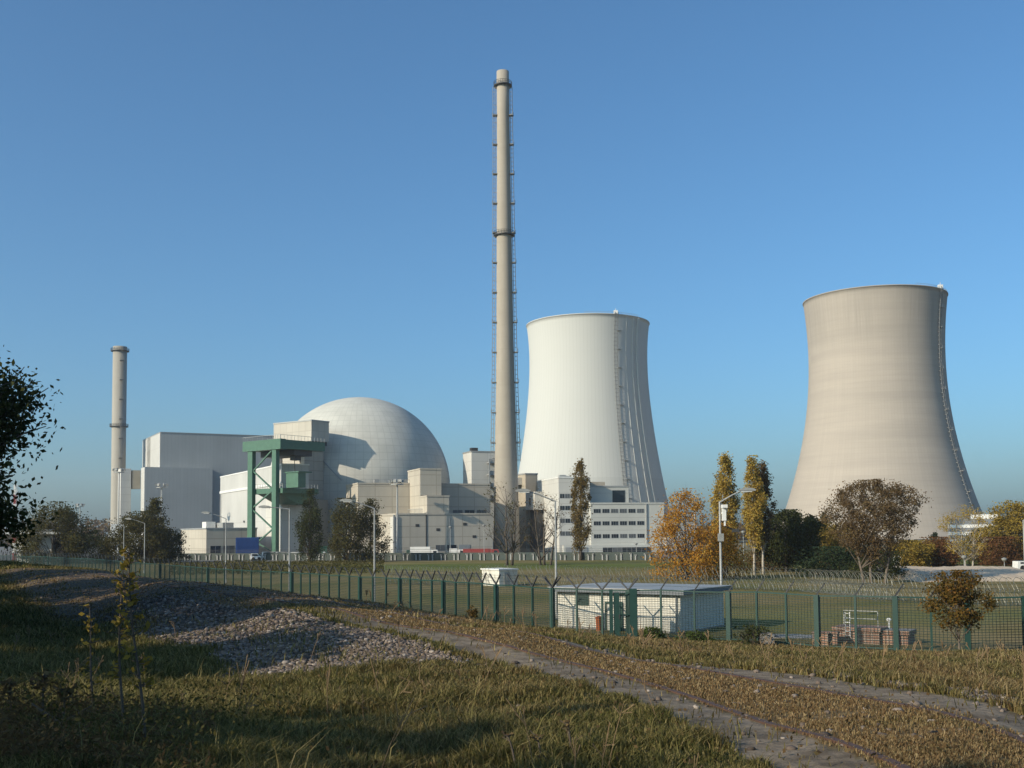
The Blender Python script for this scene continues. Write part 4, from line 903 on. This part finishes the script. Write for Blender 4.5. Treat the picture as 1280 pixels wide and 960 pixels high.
# sand heap
rs = np.random.RandomState(5); nx, ny = 90, 30; x_, y_ = np.meshgrid(np.linspace(0, 1, nx), np.linspace(0, 1, ny)); xl = ux(1120, 720); 
X0 = ux(1128, 722) * 160; X1 = ux(1330, 722) * 160; XX = X0 + (X1 - X0) * x_; YY = 152 + 46 * y_
prof_ = np.clip(x_ * 9, 0, 1) * np.clip((1 - x_) * 9, 0, 1); ZZ = 1.35 * np.sin(np.pi * np.clip(y_, 0, 1)) ** .6 * prof_ * (1 + .35 * fbm(XX, YY, .16, 4)) + .15 * fbm(XX, YY, .8, 6) * prof_ - .06
i, k_ = np.meshgrid(np.arange(ny - 1), np.arange(nx - 1), indexing='ij'); f = np.stack([i * nx + k_, i * nx + k_ + 1, (i + 1) * nx + k_ + 1, (i + 1) * nx + k_], -1).reshape(-1, 4)
o = numpy_mesh('sand_heap', np.stack([XX.ravel(), YY.ravel(), ZZ.ravel()], -1), np.full(len(f), 4), f, MT['sand']); tag(o, kind='structure'); o.data.polygons.foreach_set('use_smooth', np.ones(len(f), bool))

# ------------------------------------------------------------------ trees
LF = {
 'olive': M_leaf('olive_leaves', (.045, .045, .014), (.085, .075, .02), (.13, .10, .03)),
 'dark': M_leaf('dark_leaves', (.022, .030, .010), (.05, .058, .017), (.09, .092, .026)),
 'brown': M_leaf('brown_leaves', (.085, .052, .024), (.145, .092, .04), (.20, .145, .06)),
 'orange': M_leaf('orange_leaves', (.30, .12, .016), (.48, .23, .026), (.50, .34, .06)),
 'golden': M_leaf('golden_leaves', (.30, .19, .035), (.42, .28, .055), (.28, .26, .065)),
 'yellow': M_leaf('yellow_leaves', (.16, .12, .03), (.30, .20, .03), (.36, .26, .05)),
 'green': M_leaf('green_leaves', (.035, .06, .012), (.07, .10, .02), (.11, .12, .03)),
 'conifer': M_leaf('needle_leaves', (.018, .032, .014), (.03, .048, .02), (.05, .065, .03)),
 'rust': M_leaf('rust_leaves', (.13, .05, .02), (.17, .08, .028), (.11, .09, .03)),
 'bronze': M_leaf('bronze_leaves', (.13, .085, .026), (.20, .13, .04), (.12, .12, .035)),
 'young': M_leaf('young_tree_leaves', (.07, .06, .012), (.15, .09, .02), (.22, .10, .02)),
}
def leaf_mesh(name, cen, size, rng, mat, parent=None, asp=.6, sizevar=.4):
    n = len(cen); a = rng.normal(size=(n, 3)); a /= np.linalg.norm(a, axis=1)[:, None]
    b_ = rng.normal(size=(n, 3)); b_ -= (b_ * a).sum(1)[:, None] * a; b_ /= np.linalg.norm(b_, axis=1)[:, None]
    s = size * (1 + sizevar * (rng.rand(n) * 2 - 1)); s = s[:, None]
    v = np.stack([cen - a * s * .5, cen + b_ * s * asp * .5, cen + a * s * .5, cen - b_ * s * asp * .5], 1).reshape(-1, 3)
    return numpy_mesh(name, v, np.full(n, 4), np.arange(4 * n), mat, parent)
ENV = {
 'round': lambda t: np.sqrt(np.clip(1 - (2 * t - .95) ** 2, 0, 1)) ** .8,
 'column': lambda t: np.clip(np.sin(np.pi * np.clip(t * .93 + .04, 0, 1) ** .75), 0, 1) ** .55,
 'cone': lambda t: np.clip(1.02 - t, 0, 1) ** .85,
 'spread': lambda t: np.clip(t * 2.2, 0, 1) ** .6 * np.sqrt(np.clip(1 - ((t - .55) / .47) ** 2, 0, 1) * (t > .55) + (t <= .55)),
 'bush': lambda t: np.sqrt(np.clip(1 - t ** 2, 0, 1)),
 'flame': lambda t: np.clip(1 - t, 0, 1) ** .6 * np.clip(t * 5 + .35, 0, 1) ** .7,
}
def tree(name, label, px, d, py_top, Wm, shape, leafm, seed, n=5000, ls=.32, base=.12, clumps=70, cr=.13, tr=None, bark='bark', group=None, stems=1, bare=.0, cat='tree', xy=None, H=None, trunk_px=None, limbs=None):
    rng = np.random.RandomState(seed)
    x, y = xy if xy else (ux(px, py_top + 40) * d, d); zg = h1(x, y); H = H or (zat(px, py_top, d) - zg)
    e = thing(name, label, cat, (x, y, zg), 0, group)
    tr = tr or H * .016; hb = H * base; R_ = Wm / 2; lobes = rng.rand(4) * 6.28
    def env(t, th): return R_ * ENV[shape](t) * (1 + .16 * np.sin(2 * th + lobes[0]) + .14 * np.sin(3 * th + lobes[1] + 5 * t) + .1 * np.sin(9 * t + lobes[2]))
    # clump centres inside the envelope, the outer part favoured
    t = rng.rand(clumps * 3) ** .9; th = rng.rand(clumps * 3) * 6.283; w_ = ENV[shape](t); keep = rng.rand(len(t)) < w_ + .12; t, th = t[keep][:clumps], th[keep][:clumps]
    rr = env(t, th) * rng.uniform(.35, 1.0, len(t)) ** .6
    cc = np.stack([rr * np.cos(th), rr * np.sin(th), hb + t * (H - hb) * .985], -1)
    # trunk and limbs
    m = MB(); tops = []
    for k_ in range(stems):
        off = Vector((0, 0, 0)) if stems == 1 else Vector((rng.uniform(-.05, .05) * Wm + (k_ - (stems - 1) / 2) * Wm * .1, rng.uniform(-.05, .05) * Wm, 0))
        pts = [off + Vector((rng.normal() * .012 * H * q * (1 - .3 * q), rng.normal() * .012 * H * q, -.3 + (H * .9) * q)) + off * q * 1.6 for q in np.linspace(0, 1, 8)]
        m.tube(pts, [tr * (1 - .9 * q) * (1.25 if q == 0 else 1) for q in np.linspace(0, 1, 8)], 7); tops.append(pts)
    nl = limbs if limbs is not None else min(len(cc), 34)
    for q in range(nl):
        c_ = Vector(cc[q]); ps = tops[q % stems]; up = .25 if shape in ('spread', 'round', 'flame', 'bush') else .5
        hz_ = max(hb * .7, c_.z - (Vector((c_.x, c_.y, 0)).length * (1.0 if shape != 'cone' else .1)) - H * up * .2); f_ = min(.93, max(.05, hz_ / (H * .9))); i_ = min(6, int(f_ * 7)); s_ = ps[i_].lerp(ps[i_ + 1], f_ * 7 - i_)
        mid_ = s_.lerp(c_, .5) + Vector((rng.normal(), rng.normal(), rng.normal() + .8)) * (c_ - s_).length * .07; r0 = max(.02, tr * (1 - f_ * .85) * .5)
        m.tube([s_, mid_, c_], [r0, r0 * .6, r0 * .25], 5)
        for _ in range(3):
            dv = Vector(rng.normal(size=3)); dv.z = abs(dv.z) * .8; c2 = c_ + dv.normalized() * Wm * cr * 1.3; m.tube([mid_.lerp(c_, rng.uniform(.2, .9)), c2], [r0 * .35, r0 * .12], 4)
    m.build('trunk', MT[bark], e, True)
    if bare < 1:
        wgt = rng.uniform(.35, 1.5, len(cc)); idx = rng.choice(len(cc), int(n * (1 - bare)), p=wgt / wgt.sum())
        sg = Wm * cr * rng.uniform(.55, 1.25, len(cc))[idx]; jit_ = rng.normal(size=(len(idx), 3)) * sg[:, None] * np.array([1, 1, .8 if shape != 'column' else 1.6]) * .62
        pos = cc[idx] + jit_; pos[:, 2] = np.clip(pos[:, 2], .15, H * 1.01)
        leaf_mesh('crown', pos, ls, rng, LF[leafm], e)
    return e
G1 = 'trees before the plant'
# poplars and trees in front of the plant
tree('poplar_tree', 'tall slim brownish poplar rising in front of the white office block', 725, 290, 571, 5.0, 'column', 'bronze', 1, 8000, .45, .12, 90, .16, group=G1)
tree('poplar_tree', 'small narrow dark green poplar beside the lock house pillar', 387, 305, 612, 6.2, 'column', 'dark', 2, 8500, .45, .03, 80, .16, group=G1)
tree('poplar_tree', 'olive narrow tree, the fuller of the pair before the cream annex', 434, 292, 624, 8.5, 'column', 'olive', 3, 9500, .45, .02, 90, .16, group=G1)
tree('broadleaf_tree', 'thin leaved brownish tree, the looser of the pair before the cream annex', 463, 294, 624, 10.5, 'flame', 'olive', 4, 7000, .45, .04, 80, .13, group=G1)
tree('bare_tree', 'nearly bare young tree before the chimney foot', 634, 250, 598, 11, 'round', 'olive', 5, 500, .4, .2, 40, .12, group=G1, stems=2, limbs=40)
tree('bare_tree', 'leafless forked tree beside the office corner', 680, 250, 612, 10, 'spread', 'brown', 6, 380, .4, .1, 36, .12, group=G1, stems=3, limbs=36)
tree('maple_tree', 'broad tree of glowing orange autumn leaves next to the lamp with the camera', 856, 165, 612, 13.5, 'flame', 'orange', 7, 11500, .29, .03, 170, .10, group=G1, limbs=60)
tree('orange_shrub', 'orange brown bush merging with the glowing orange tree beside the pale lamp', 905, 172, 655, 9, 'flame', 'orange', 8, 5200, .30, .02, 80, .13, cat='shrub')
tree('poplar_tree', 'golden poplar standing apart just behind the camera lamp', 906, 190, 566, 3.9, 'column', 'golden', 9, 12000, .34, .10, 120, .17, group='golden poplars', tr=.22)
tree('poplar_tree', 'golden poplar with a pale stem, the brighter of the touching pair', 941, 182, 571, 3.3, 'column', 'golden', 10, 12000, .32, .24, 110, .17, bark='pale_bark', group='golden poplars', tr=.22)
tree('poplar_tree', 'darker golden poplar with a pale stem behind the brighter one', 952, 185, 576, 3.0, 'column', 'brown', 11, 9000, .32, .26, 100, .17, bark='pale_bark', group='golden poplars', tr=.22)
tree('broadleaf_tree', 'dark round tree with a short trunk between the poplars and the weathered tower', 982, 195, 638, 10.5, 'round', 'dark', 12, 16000, .38, .16, 130, .12, group='trees at the foot of the weathered tower', tr=.3)
tree('broadleaf_tree', 'dull olive tree overlapping the dark round one', 1003, 205, 643, 8, 'round', 'olive', 13, 10000, .38, .1, 90, .13, group='trees at the foot of the weathered tower')
tree('conifer_tree', 'dark green conifer behind the blue green bush', 1032, 225, 640, 6.5, 'cone', 'conifer', 14, 5200, .4, .03, 90, .14, group='trees at the foot of the weathered tower')
tree('broadleaf_tree', 'yellowish tree partly hidden by the large brown tree', 1048, 215, 655, 9, 'round', 'yellow', 15, 9000, .4, .05, 90, .13, group='trees at the foot of the weathered tower')
tree('shrub', 'wide low blue green shrub in front of the yellowish tree', 1050, 172, 684, 11, 'bush', 'conifer', 16, 7000, .32, .0, 110, .14, cat='shrub')
tree('locust_tree', 'large wide brown leaved tree with several pale stems before the weathered tower', 1091, 150, 601, 11.4, 'spread', 'brown', 17, 24000, .24, .24, 330, .075, bark='mid_bark', group='trees at the foot of the weathered tower', stems=3, limbs=90, tr=.2)
tree('shrub', 'dark undergrowth beneath the large brown tree', 1098, 165, 690, 9, 'bush', 'dark', 18, 5500, .3, .0, 90, .14, cat='shrub')
tree('broadleaf_tree', 'yellow green tree just beyond the large brown tree', 1140, 215, 676, 8, 'round', 'yellow', 19, 8000, .38, .04, 80, .13, group='trees at the foot of the weathered tower')
tree('shrub', 'reddish brown bush between the yellow green tree and the birch', 1170, 220, 672, 9, 'bush', 'rust', 20, 9000, .36, .0, 90, .14, cat='shrub')
tree('conifer_tree', 'tiny dark conifer tip against the foot of the weathered tower', 1169, 240, 664, 3.0, 'cone', 'conifer', 21, 1500, .36, .03, 50, .15, group='trees at the foot of the weathered tower')
tree('birch_tree', 'thin pale birch with sparse yellow leaves behind the sand', 1211, 205, 632, 8.5, 'round', 'golden', 22, 3500, .26, .2, 60, .12, bark='pale_bark', stems=2, group='trees at the foot of the weathered tower', tr=.17, limbs=50)
tree('broadleaf_tree', 'bright yellow autumn tree at the picture edge above the sand', 1268, 230, 626, 10, 'round', 'yellow', 23, 15000, .4, .1, 120, .12, group='trees at the foot of the weathered tower')
tree('shrub', 'rusty red bush under the bright yellow tree', 1248, 222, 672, 10, 'bush', 'rust', 24, 9000, .36, .0, 90, .14, cat='shrub')
tree('broadleaf_tree', 'olive tree wedged between the birch and the bright yellow tree', 1232, 240, 660, 9, 'round', 'olive', 25, 8000, .4, .05, 80, .13, group='trees at the foot of the weathered tower')
tree('shrub', 'olive hedge bush left of the dark undergrowth by the poplar stems', 960, 205, 684, 9, 'bush', 'brown', 26, 4500, .34, .0, 80, .14, cat='shrub')
# clumps on the other side
tree('broadleaf_tree', 'wide dark olive tree clump below the distant floodlight mast', 66, 300, 628, 19, 'bush', 'olive', 30, 16000, .5, .0, 130, .11, group='dark trees along the far fence')
tree('broadleaf_tree', 'dark tree merging with the wide olive clump', 90, 310, 634, 14, 'bush', 'dark', 31, 6000, .5, .0, 100, .12, group='dark trees along the far fence')
tree('shrub', 'round dark bush between two tree clumps', 122, 300, 663, 8.5, 'bush', 'dark', 32, 3600, .45, .0, 70, .14, cat='shrub')
tree('broadleaf_tree', 'wide brownish bush tree under the slim grey chimney', 176, 300, 640, 17, 'bush', 'olive', 33, 16000, .5, .0, 130, .11, group='dark trees along the far fence')
tree('broadleaf_tree', 'upright olive tree at the top of the brownish bush clump', 194, 305, 623, 9, 'flame', 'olive', 34, 9000, .5, .0, 90, .13, group='dark trees along the far fence')
tree('shrub', 'low dark bush at the edge of the clump near the black car', 213, 304, 662, 9, 'bush', 'dark', 35, 4200, .45, .0, 80, .14, cat='shrub')
# young tree by the fence
tree('young_tree', 'small round crowned young tree with reddish leaves in front of the fence', 1197, 60, 714, 2.7, 'round', 'young', 40, 6000, .15, .34, 46, .15, tr=.065, bark='mid_bark', limbs=40)
# dark tree whose branches hang in from the side, and the trees that shade the hollow
tree('oak_tree', 'dark shaded oak whose branches reach in above the hollow', None, None, None, 12.5, 'round', 'dark', 50, 110000, .16, .05, 260, .06, xy=(-19.5, 30), H=8.7, limbs=240, tr=.25)
SH = [(-20, -4, 10), (-13.5, 11.5, 5.2), (-16.5, 20, 7), (-26.5, 41, 12), (-35, 53, 13), (-43, 66, 14), (-17.5, -12, 15), (-23, 7, 10), (-29, 14, 12), (-35, 24, 13), (-41, 34, 15), (-48, 46, 16), (-57, 62, 17), (-64, 82, 18), (-69, 108, 17), (-77, 137, 17), (-95, 164, 19), (-118, 192, 19), (-150, 228, 20), (-33, 4, 13), (-45, 18, 15), (-56, 38, 16)]
for i, (x, y, h_) in enumerate(SH):
    tree('oak_tree', 'dense oak of the row beside the viewpoint whose shade falls on the hollow', None, None, None, h_ * .75, 'round', 'dark', 60 + i, 5000, .55, .1, 90, .13, xy=(x, y), H=h_, group='oaks shading the hollow')
# far woods on the horizon
rng = np.random.RandomState(77); n = 26000; fx_ = rng.uniform(-1, 1, n); X = np.where(rng.rand(n) < .35, rng.uniform(-620, -280, n), rng.uniform(80, 620, n)); Y = rng.uniform(900, 960, n)
hh = 15 + 5 * np.sin(X * .03) + 4 * np.sin(X * .11 + 1) + 3 * np.sin(X * .37); Z = rng.rand(n) ** .7 * hh
tag(leaf_mesh('far_woods', np.stack([X, Y, Z], -1), 3.2, rng, LF['brown']), kind='stuff')
# rough scrub in front of the barrier
n = 9000; px_ = rng.uniform(214, 480, n); d_ = rng.uniform(205, 300, n); X = np.array([ux(a) for a in (214, 480)]); X = np.interp(px_, (214, 480), X) * d_
Z = rng.rand(n) * (.7 + .6 * np.clip(fbm(X, d_, .12, 8), -1, 1)) 
tag(leaf_mesh('dry_scrub', np.stack([X, d_, Z], -1), .45, rng, LF['olive']), kind='stuff')

# ------------------------------------------------------------------ stones of the ballast bank
def stones():
    rng = np.random.RandomState(9); n = 260000; u = rng.uniform(-.5, .62, n); ld = rng.uniform(math.log(8), math.log(46), n); Y = np.exp(ld); X = u * Y
    s, strip, mid, gravel, brown, dry = zones(X, Y); p = gravel * .8 + .006 * mid + .03 * brown + .003 * strip + .002; k_ = rng.rand(n) < p; X, Y = X[k_], Y[k_]; Z = height(X, Y); n = len(X)
    ph = (1 + 5 ** .5) / 2; ico = np.array([(-1, ph, 0), (1, ph, 0), (-1, -ph, 0), (1, -ph, 0), (0, -1, ph), (0, 1, ph), (0, -1, -ph), (0, 1, -ph), (ph, 0, -1), (ph, 0, 1), (-ph, 0, -1), (-ph, 0, 1)]) / 1.9
    fc_ = np.array([(0, 11, 5), (0, 5, 1), (0, 1, 7), (0, 7, 10), (0, 10, 11), (1, 5, 9), (5, 11, 4), (11, 10, 2), (10, 7, 6), (7, 1, 8), (3, 9, 4), (3, 4, 2), (3, 2, 6), (3, 6, 8), (3, 8, 9), (4, 9, 5), (2, 4, 11), (6, 2, 10), (8, 6, 7), (9, 8, 1)])
    sz = rng.uniform(.012, .032, n) * (1 + .4 * (rng.rand(n) < .05)) * (1 + Y / 50); v = ico[None] * rng.uniform(.6, 1.3, (n, 12, 1)) * np.stack([rng.uniform(.8, 1.5, n), rng.uniform(.8, 1.4, n), rng.uniform(.5, .9, n)], -1)[:, None]
    a = rng.rand(n) * 6.28; ca, sa = np.cos(a)[:, None], np.sin(a)[:, None]; v = np.stack([v[..., 0] * ca - v[..., 1] * sa, v[..., 0] * sa + v[..., 1] * ca, v[..., 2]], -1) * sz[:, None, None] + np.stack([X, Y, Z + sz * .25], -1)[:, None]
    f = fc_[None] + (np.arange(n) * 12)[:, None, None]
    m, nt, b = newmat('ballast_stone'); g = N(nt, 'ShaderNodeNewGeometry'); nt.links.new(ramp(nt, g.outputs['Random Per Island'], [(0, (.055, .04, .03)), (.5, (.135, .10, .075)), (.88, (.22, .175, .14)), (1, (.36, .31, .26))]), b.inputs['Base Color']); b.inputs['Roughness'].default_value = .9
    tag(numpy_mesh('ballast_stones', v.reshape(-1, 3), np.full(n * 20, 3), f.ravel(), m), kind='stuff')
stones()

# ------------------------------------------------------------------ grass
def grass():
    rng = np.random.RandomState(21); n = 1250000; u = rng.uniform(-.60, .62, n); Y = np.exp(rng.uniform(math.log(5.2), math.log(80), n)); X = u * Y
    s, strip, mid, gravel, brown, dry = zones(X, Y); cl = fbm(X, Y, 1.1, 31); c2 = fbm(X, Y, 3.1, 33)
    fu = np.array([ux(p, 720) for p, _ in FENCE_PX]); fd = np.interp(u, fu, np.array([q for _, q in FENCE_PX]))
    p = np.clip(.70 + .5 * c2 + .35 * fbm(X, Y, .8, 41), .06, 1) * (1 - .985 * strip) * (1 - .95 * gravel) * (1 - .72 * brown) * (Y < fd - .6)
    p *= np.where((s > -.2) & (s < .1) | (s > 1.35) & (s < 1.55), .25, 1)
    k_ = rng.rand(n) < p; X, Y, s, mid, dry, cl, c2, brown = [q[k_] for q in (X, Y, s, mid, dry, cl, c2, brown)]; n = len(X); Z = height(X, Y)
    hgt = (.125 + .10 * np.clip(cl, -1, 1) + .06 * c2) * rng.uniform(.45, 1.35, n); hgt = np.where(s < -2.2, hgt * 1.15, hgt * .8); hgt = np.where(mid > 0, hgt * .28, hgt); hgt = hgt * (1 - .5 * np.clip(brown, 0, 1)); hgt = np.maximum(hgt, .03)
    hgt *= np.where(rng.rand(n) < .012, 2.0, 1)
    a = rng.rand(n) * 6.283; wd = (.0012 + .00052 * Y) * rng.uniform(.6, 1.2, n); bend = rng.uniform(.2, 1.3, n) * hgt; b_ = a + rng.uniform(-.8, .8, n) + 1.57
    dx, dy = np.cos(a) * wd, np.sin(a) * wd; bx_, by_ = np.cos(b_) * bend, np.sin(b_) * bend
    v = np.stack([np.stack([X - dx, Y - dy, Z - .02], -1), np.stack([X + dx, Y + dy, Z - .02], -1), np.stack([X + dx * .7 + bx_ * .35, Y + dy * .7 + by_ * .35, Z + hgt * .6], -1), np.stack([X - dx * .7 + bx_ * .35, Y - dy * .7 + by_ * .35, Z + hgt * .6], -1), np.stack([X + bx_, Y + by_, Z + hgt * rng.uniform(.75, 1, n)], -1)], 1)
    base = (np.arange(n) * 5)[:, None]; loops = np.concatenate([base + np.array([0, 1, 2, 3]), base + np.array([3, 2, 4])], 1).ravel(); fn = np.tile([4, 3], n)
    m, nt, b = newmat('grass_blades'); at = N(nt, 'ShaderNodeAttribute'); at.attribute_name = 'dry'; g = N(nt, 'ShaderNodeNewGeometry')
    gr = ramp(nt, g.outputs['Random Per Island'], [(0, (.050, .054, .013)), (.5, (.130, .120, .031)), (1, (.28, .23, .085))]); dr_ = ramp(nt, g.outputs['Random Per Island'], [(0, (.13, .07, .03)), (.6, (.27, .175, .078)), (1, (.42, .31, .16))])
    col = mixc(nt, at.outputs['Fac'], gr, dr_); nt.links.new(col, b.inputs['Base Color']); b.inputs['Roughness'].default_value = .7; b.inputs['Specular IOR Level'].default_value = .2
    t = N(nt, 'ShaderNodeBsdfTranslucent'); nt.links.new(col, t.inputs[0]); mx = N(nt, 'ShaderNodeMixShader'); mx.inputs[0].default_value = .35; nt.links.new(b.outputs[0], mx.inputs[1]); nt.links.new(t.outputs[0], mx.inputs[2]); nt.links.new(mx.outputs[0], nt.nodes['Material Output'].inputs[0])
    o = numpy_mesh('grass', v.reshape(-1, 3), fn, loops, m); tag(o, kind='stuff')
    dv = np.clip(dry + rng.normal(size=n) * .22, 0, 1); q = o.data.attributes.new('dry', 'FLOAT', 'POINT'); q.data.foreach_set('value', np.repeat(dv, 5).astype(np.float32))
grass()

# ------------------------------------------------------------------ saplings, stalks and weeds close to the viewpoint
def sapling(label, px_base, py_base, px_top, py_top, d, seed, nleaf, leafm='golden', l0=.25, cat='sapling', name='sapling', ls=.048, group=None, side=.0):
    rng = np.random.RandomState(seed); x = ux(px_base, py_base) * d; z = h1(x, d); tp = P(px_top, py_top, d); e = thing(name, label, cat, (x, d, z), 0, group); T = Vector((tp.x - x, rng.uniform(-.1, .1), tp.z - z)); H = T.length
    pts = [T * q + Vector((.018 * H * math.sin(q * 5 + seed), .01 * H * math.sin(q * 4), 0)) for q in np.linspace(0, 1, 9)]; pts[0].z -= .1
    m = MB(); m.tube(pts, list(np.linspace(.013, .004, 9)), 6); cen = []
    for i in range(nleaf):
        q = l0 + (1 - l0) * rng.rand() ** .8; b_ = T * q + Vector((.018 * H * math.sin(q * 5 + seed), .01 * H * math.sin(q * 4), 0)); th = rng.rand() * 6.28; L = rng.uniform(.03, .12) * (1.15 - q * .5); t_ = b_ + Vector((math.cos(th) * L, math.sin(th) * L, L * rng.uniform(.1, .7))); m.tube([b_, t_], [.004, .002], 4); cen.append(t_); 
        if rng.rand() < .6: cen.append(b_.lerp(t_, .6) + Vector((0, 0, .01)))
    m.build('stem', MT['bark'], e); leaf_mesh('leaves', np.array(cen), ls, rng, LF[leafm], e, .6); return e
GS = 'leafy saplings by the dark hollow'
sapling('tall straight sapling with yellowing leaves, the tallest over the dark hollow', 177, 960, 165, 690, 7.4, 1, 90, 'yellow', .3, group=GS)
sapling('sapling close beside the tallest one, leaves only on its upper half', 152, 930, 153, 712, 8.0, 2, 65, 'yellow', .35, group=GS)
sapling('shorter sapling standing alone in the dark hollow', 120, 866, 109, 755, 9.4, 3, 45, 'yellow', .25, group=GS)
for i, (a, b_, c_, d2_, dd, lab) in enumerate(((14, 900, 13, 855, 8.6, 'dry seed stalk at the very edge of the weeds'), (56, 900, 60, 842, 8.4, 'feathery dry stalk above the tangled weeds'), (80, 905, 84, 862, 8.2, 'feathery dry stalk leaning near the shorter sapling'), (648, 958, 634, 918, 7.4, 'pale bent straw stalk in the front grass'), (676, 956, 673, 925, 7.5, 'thin upright straw stalk in the front grass'), (713, 950, 712, 905, 7.8, 'slim grass stalk beside the bent straw'))):
    sapling(lab, a, b_, c_, d2_, dd, 20 + i, 10 if i > 2 else 30, 'brown', .75, 'stalk', 'dry_stalk', .03 if i > 2 else .05, 'dry stalks')
rng = np.random.RandomState(55); n = 15000; px_ = rng.rand(n) ** 1.3 * 300 - 30; d_ = rng.uniform(6.2, 9.6, n); X = np.interp(px_, (-30, 300), (ux(-30, 900), ux(300, 900))) * d_
hm = .22 + .22 * np.clip(fbm(X, d_, 2.0, 12), -.6, 1); Z = height(X, d_) + rng.rand(n) * np.maximum(hm, .05); k_ = rng.rand(n) < np.clip(.55 + .8 * fbm(X, d_, 1.7, 14), 0, 1)
tag(leaf_mesh('weed_thicket', np.stack([X, d_, Z], -1)[k_], .045, rng, LF['brown'], None, .35), kind='stuff')
n = 9000; px_ = rng.rand(n) * 420 - 30; d_ = rng.uniform(6.2, 11, n); X = np.interp(px_, (-30, 390), (ux(-30, 900), ux(390, 900))) * d_; Z = height(X, d_) + rng.rand(n) ** 1.4 * .4; k_ = rng.rand(n) < np.clip(.3 + .9 * fbm(X, d_, 1.4, 18), 0, 1)
tag(leaf_mesh('bramble_leaves', np.stack([X, d_, Z], -1)[k_], .032, rng, LF['olive'], None, .5), kind='stuff')
# dead stalks and fallen leaves over the rough ground
rng = np.random.RandomState(91); n = 5200; Y = np.exp(rng.uniform(math.log(6), math.log(45), n)); X = rng.uniform(-.55, .58, n) * Y; k_ = rng.rand(n) < np.clip(.45 + .8 * fbm(X, Y, .6, 52), 0, 1)
lv = leaf_mesh('fallen_leaves', np.stack([X, Y, height(X, Y) + rng.uniform(.03, .12, n)], -1)[k_], .036, rng, LF['brown'], None, .7); tag(lv, kind='stuff')
mb = MB(); n = 600; Y = np.exp(rng.uniform(math.log(6.5), math.log(38), n)); X = rng.uniform(-.5, .58, n) * Y; s_, strip_, mid_, gr_, br_, dr_ = zones(X, Y); k_ = (rng.rand(n) < np.clip(.3 + 1.0 * fbm(X, Y, .7, 61), 0, 1)) & (strip_ < .1) & (mid_ < .1); X, Y = X[k_], Y[k_]; Z = height(X, Y)
for x, y, z in zip(X, Y, Z):
    hh = rng.uniform(.22, .55); w_ = .0012 + .0003 * y; l_ = rng.normal(size=2) * .12; q = Vector((x, y, z - .02)); t_ = q + Vector((l_[0], l_[1], hh)); mb.tube([q, q.lerp(t_, .5) + Vector((0, 0, .03)), t_], [w_, w_ * .8, w_ * .5], 3)
    for _ in range(4): mb.tube([q.lerp(t_, rng.uniform(.55, 1)), t_ + Vector(rng.normal(size=3)) * .05], [w_ * .7, w_ * 1.2], 3)
tag(mb.build('weed_stalks', M_plain('dead_stalk', (.20, .13, .065), (.11, .075, .04), 3, .9)), kind='stuff')
# fallen dead branch in the weeds
m = MB(); q = [P(40, 880, 8.4), P(75, 905, 8.2), P(108, 935, 8.0), P(118, 950, 7.8)]; 
m.tube(q, [.01, .016, .02, .024], 6); m.tube([q[1], q[1] + Vector((.2, .1, .12))], [.01, .004], 5); m.tube([P(30, 944, 7.4), P(62, 940, 7.4), P(100, 938, 7.4)], [.012, .015, .01], 6)
tag(m.build('dead_branch', MT['bark']), 'dark dead branch lying slanted in the weeds', 'branch')
# low plants along the fence foot
for i, (px, dd, wm, hh_, lf, lab) in enumerate(((940, 70.5, 2.6, 1.1, 'dark', 'low dark plant with pale flecks at the foot of the fence'), (588, 86, 1.3, 1.6, 'young', 'tiny red and yellow shrub at the fence foot'), (812, 74.6, 1.6, .7, 'green', 'low green weed tuft before the hut fence'), (866, 73.6, 2.0, .6, 'green', 'spreading weed tuft at the fence near the hut corner'))):
    xx = ux(px, 790) * dd; tree('small_shrub', lab, None, None, None, wm, 'bush', lf, 90 + i, 700, .16, 0, 40, .18, xy=(xx, dd - 1.0), H=hh_, cat='shrub', tr=.03)

# ------------------------------------------------------------------ autumn haze
hz = MB(); hz.box(-3200, -300, -1.2, 3200, 3600, 205); hz = hz.build('haze', None); tag(hz, kind='stuff')
hm, nt, bq = newmat('haze_air'); nt.nodes.remove(bq); pv = N(nt, 'ShaderNodeVolumePrincipled'); pv.inputs['Density'].default_value = 0.000105; pv.inputs['Color'].default_value = (.93, .96, 1, 1); pv.inputs['Anisotropy'].default_value = 0.2
nt.links.new(pv.outputs[0], nt.nodes['Material Output'].inputs['Volume']); hz.data.materials.append(hm)
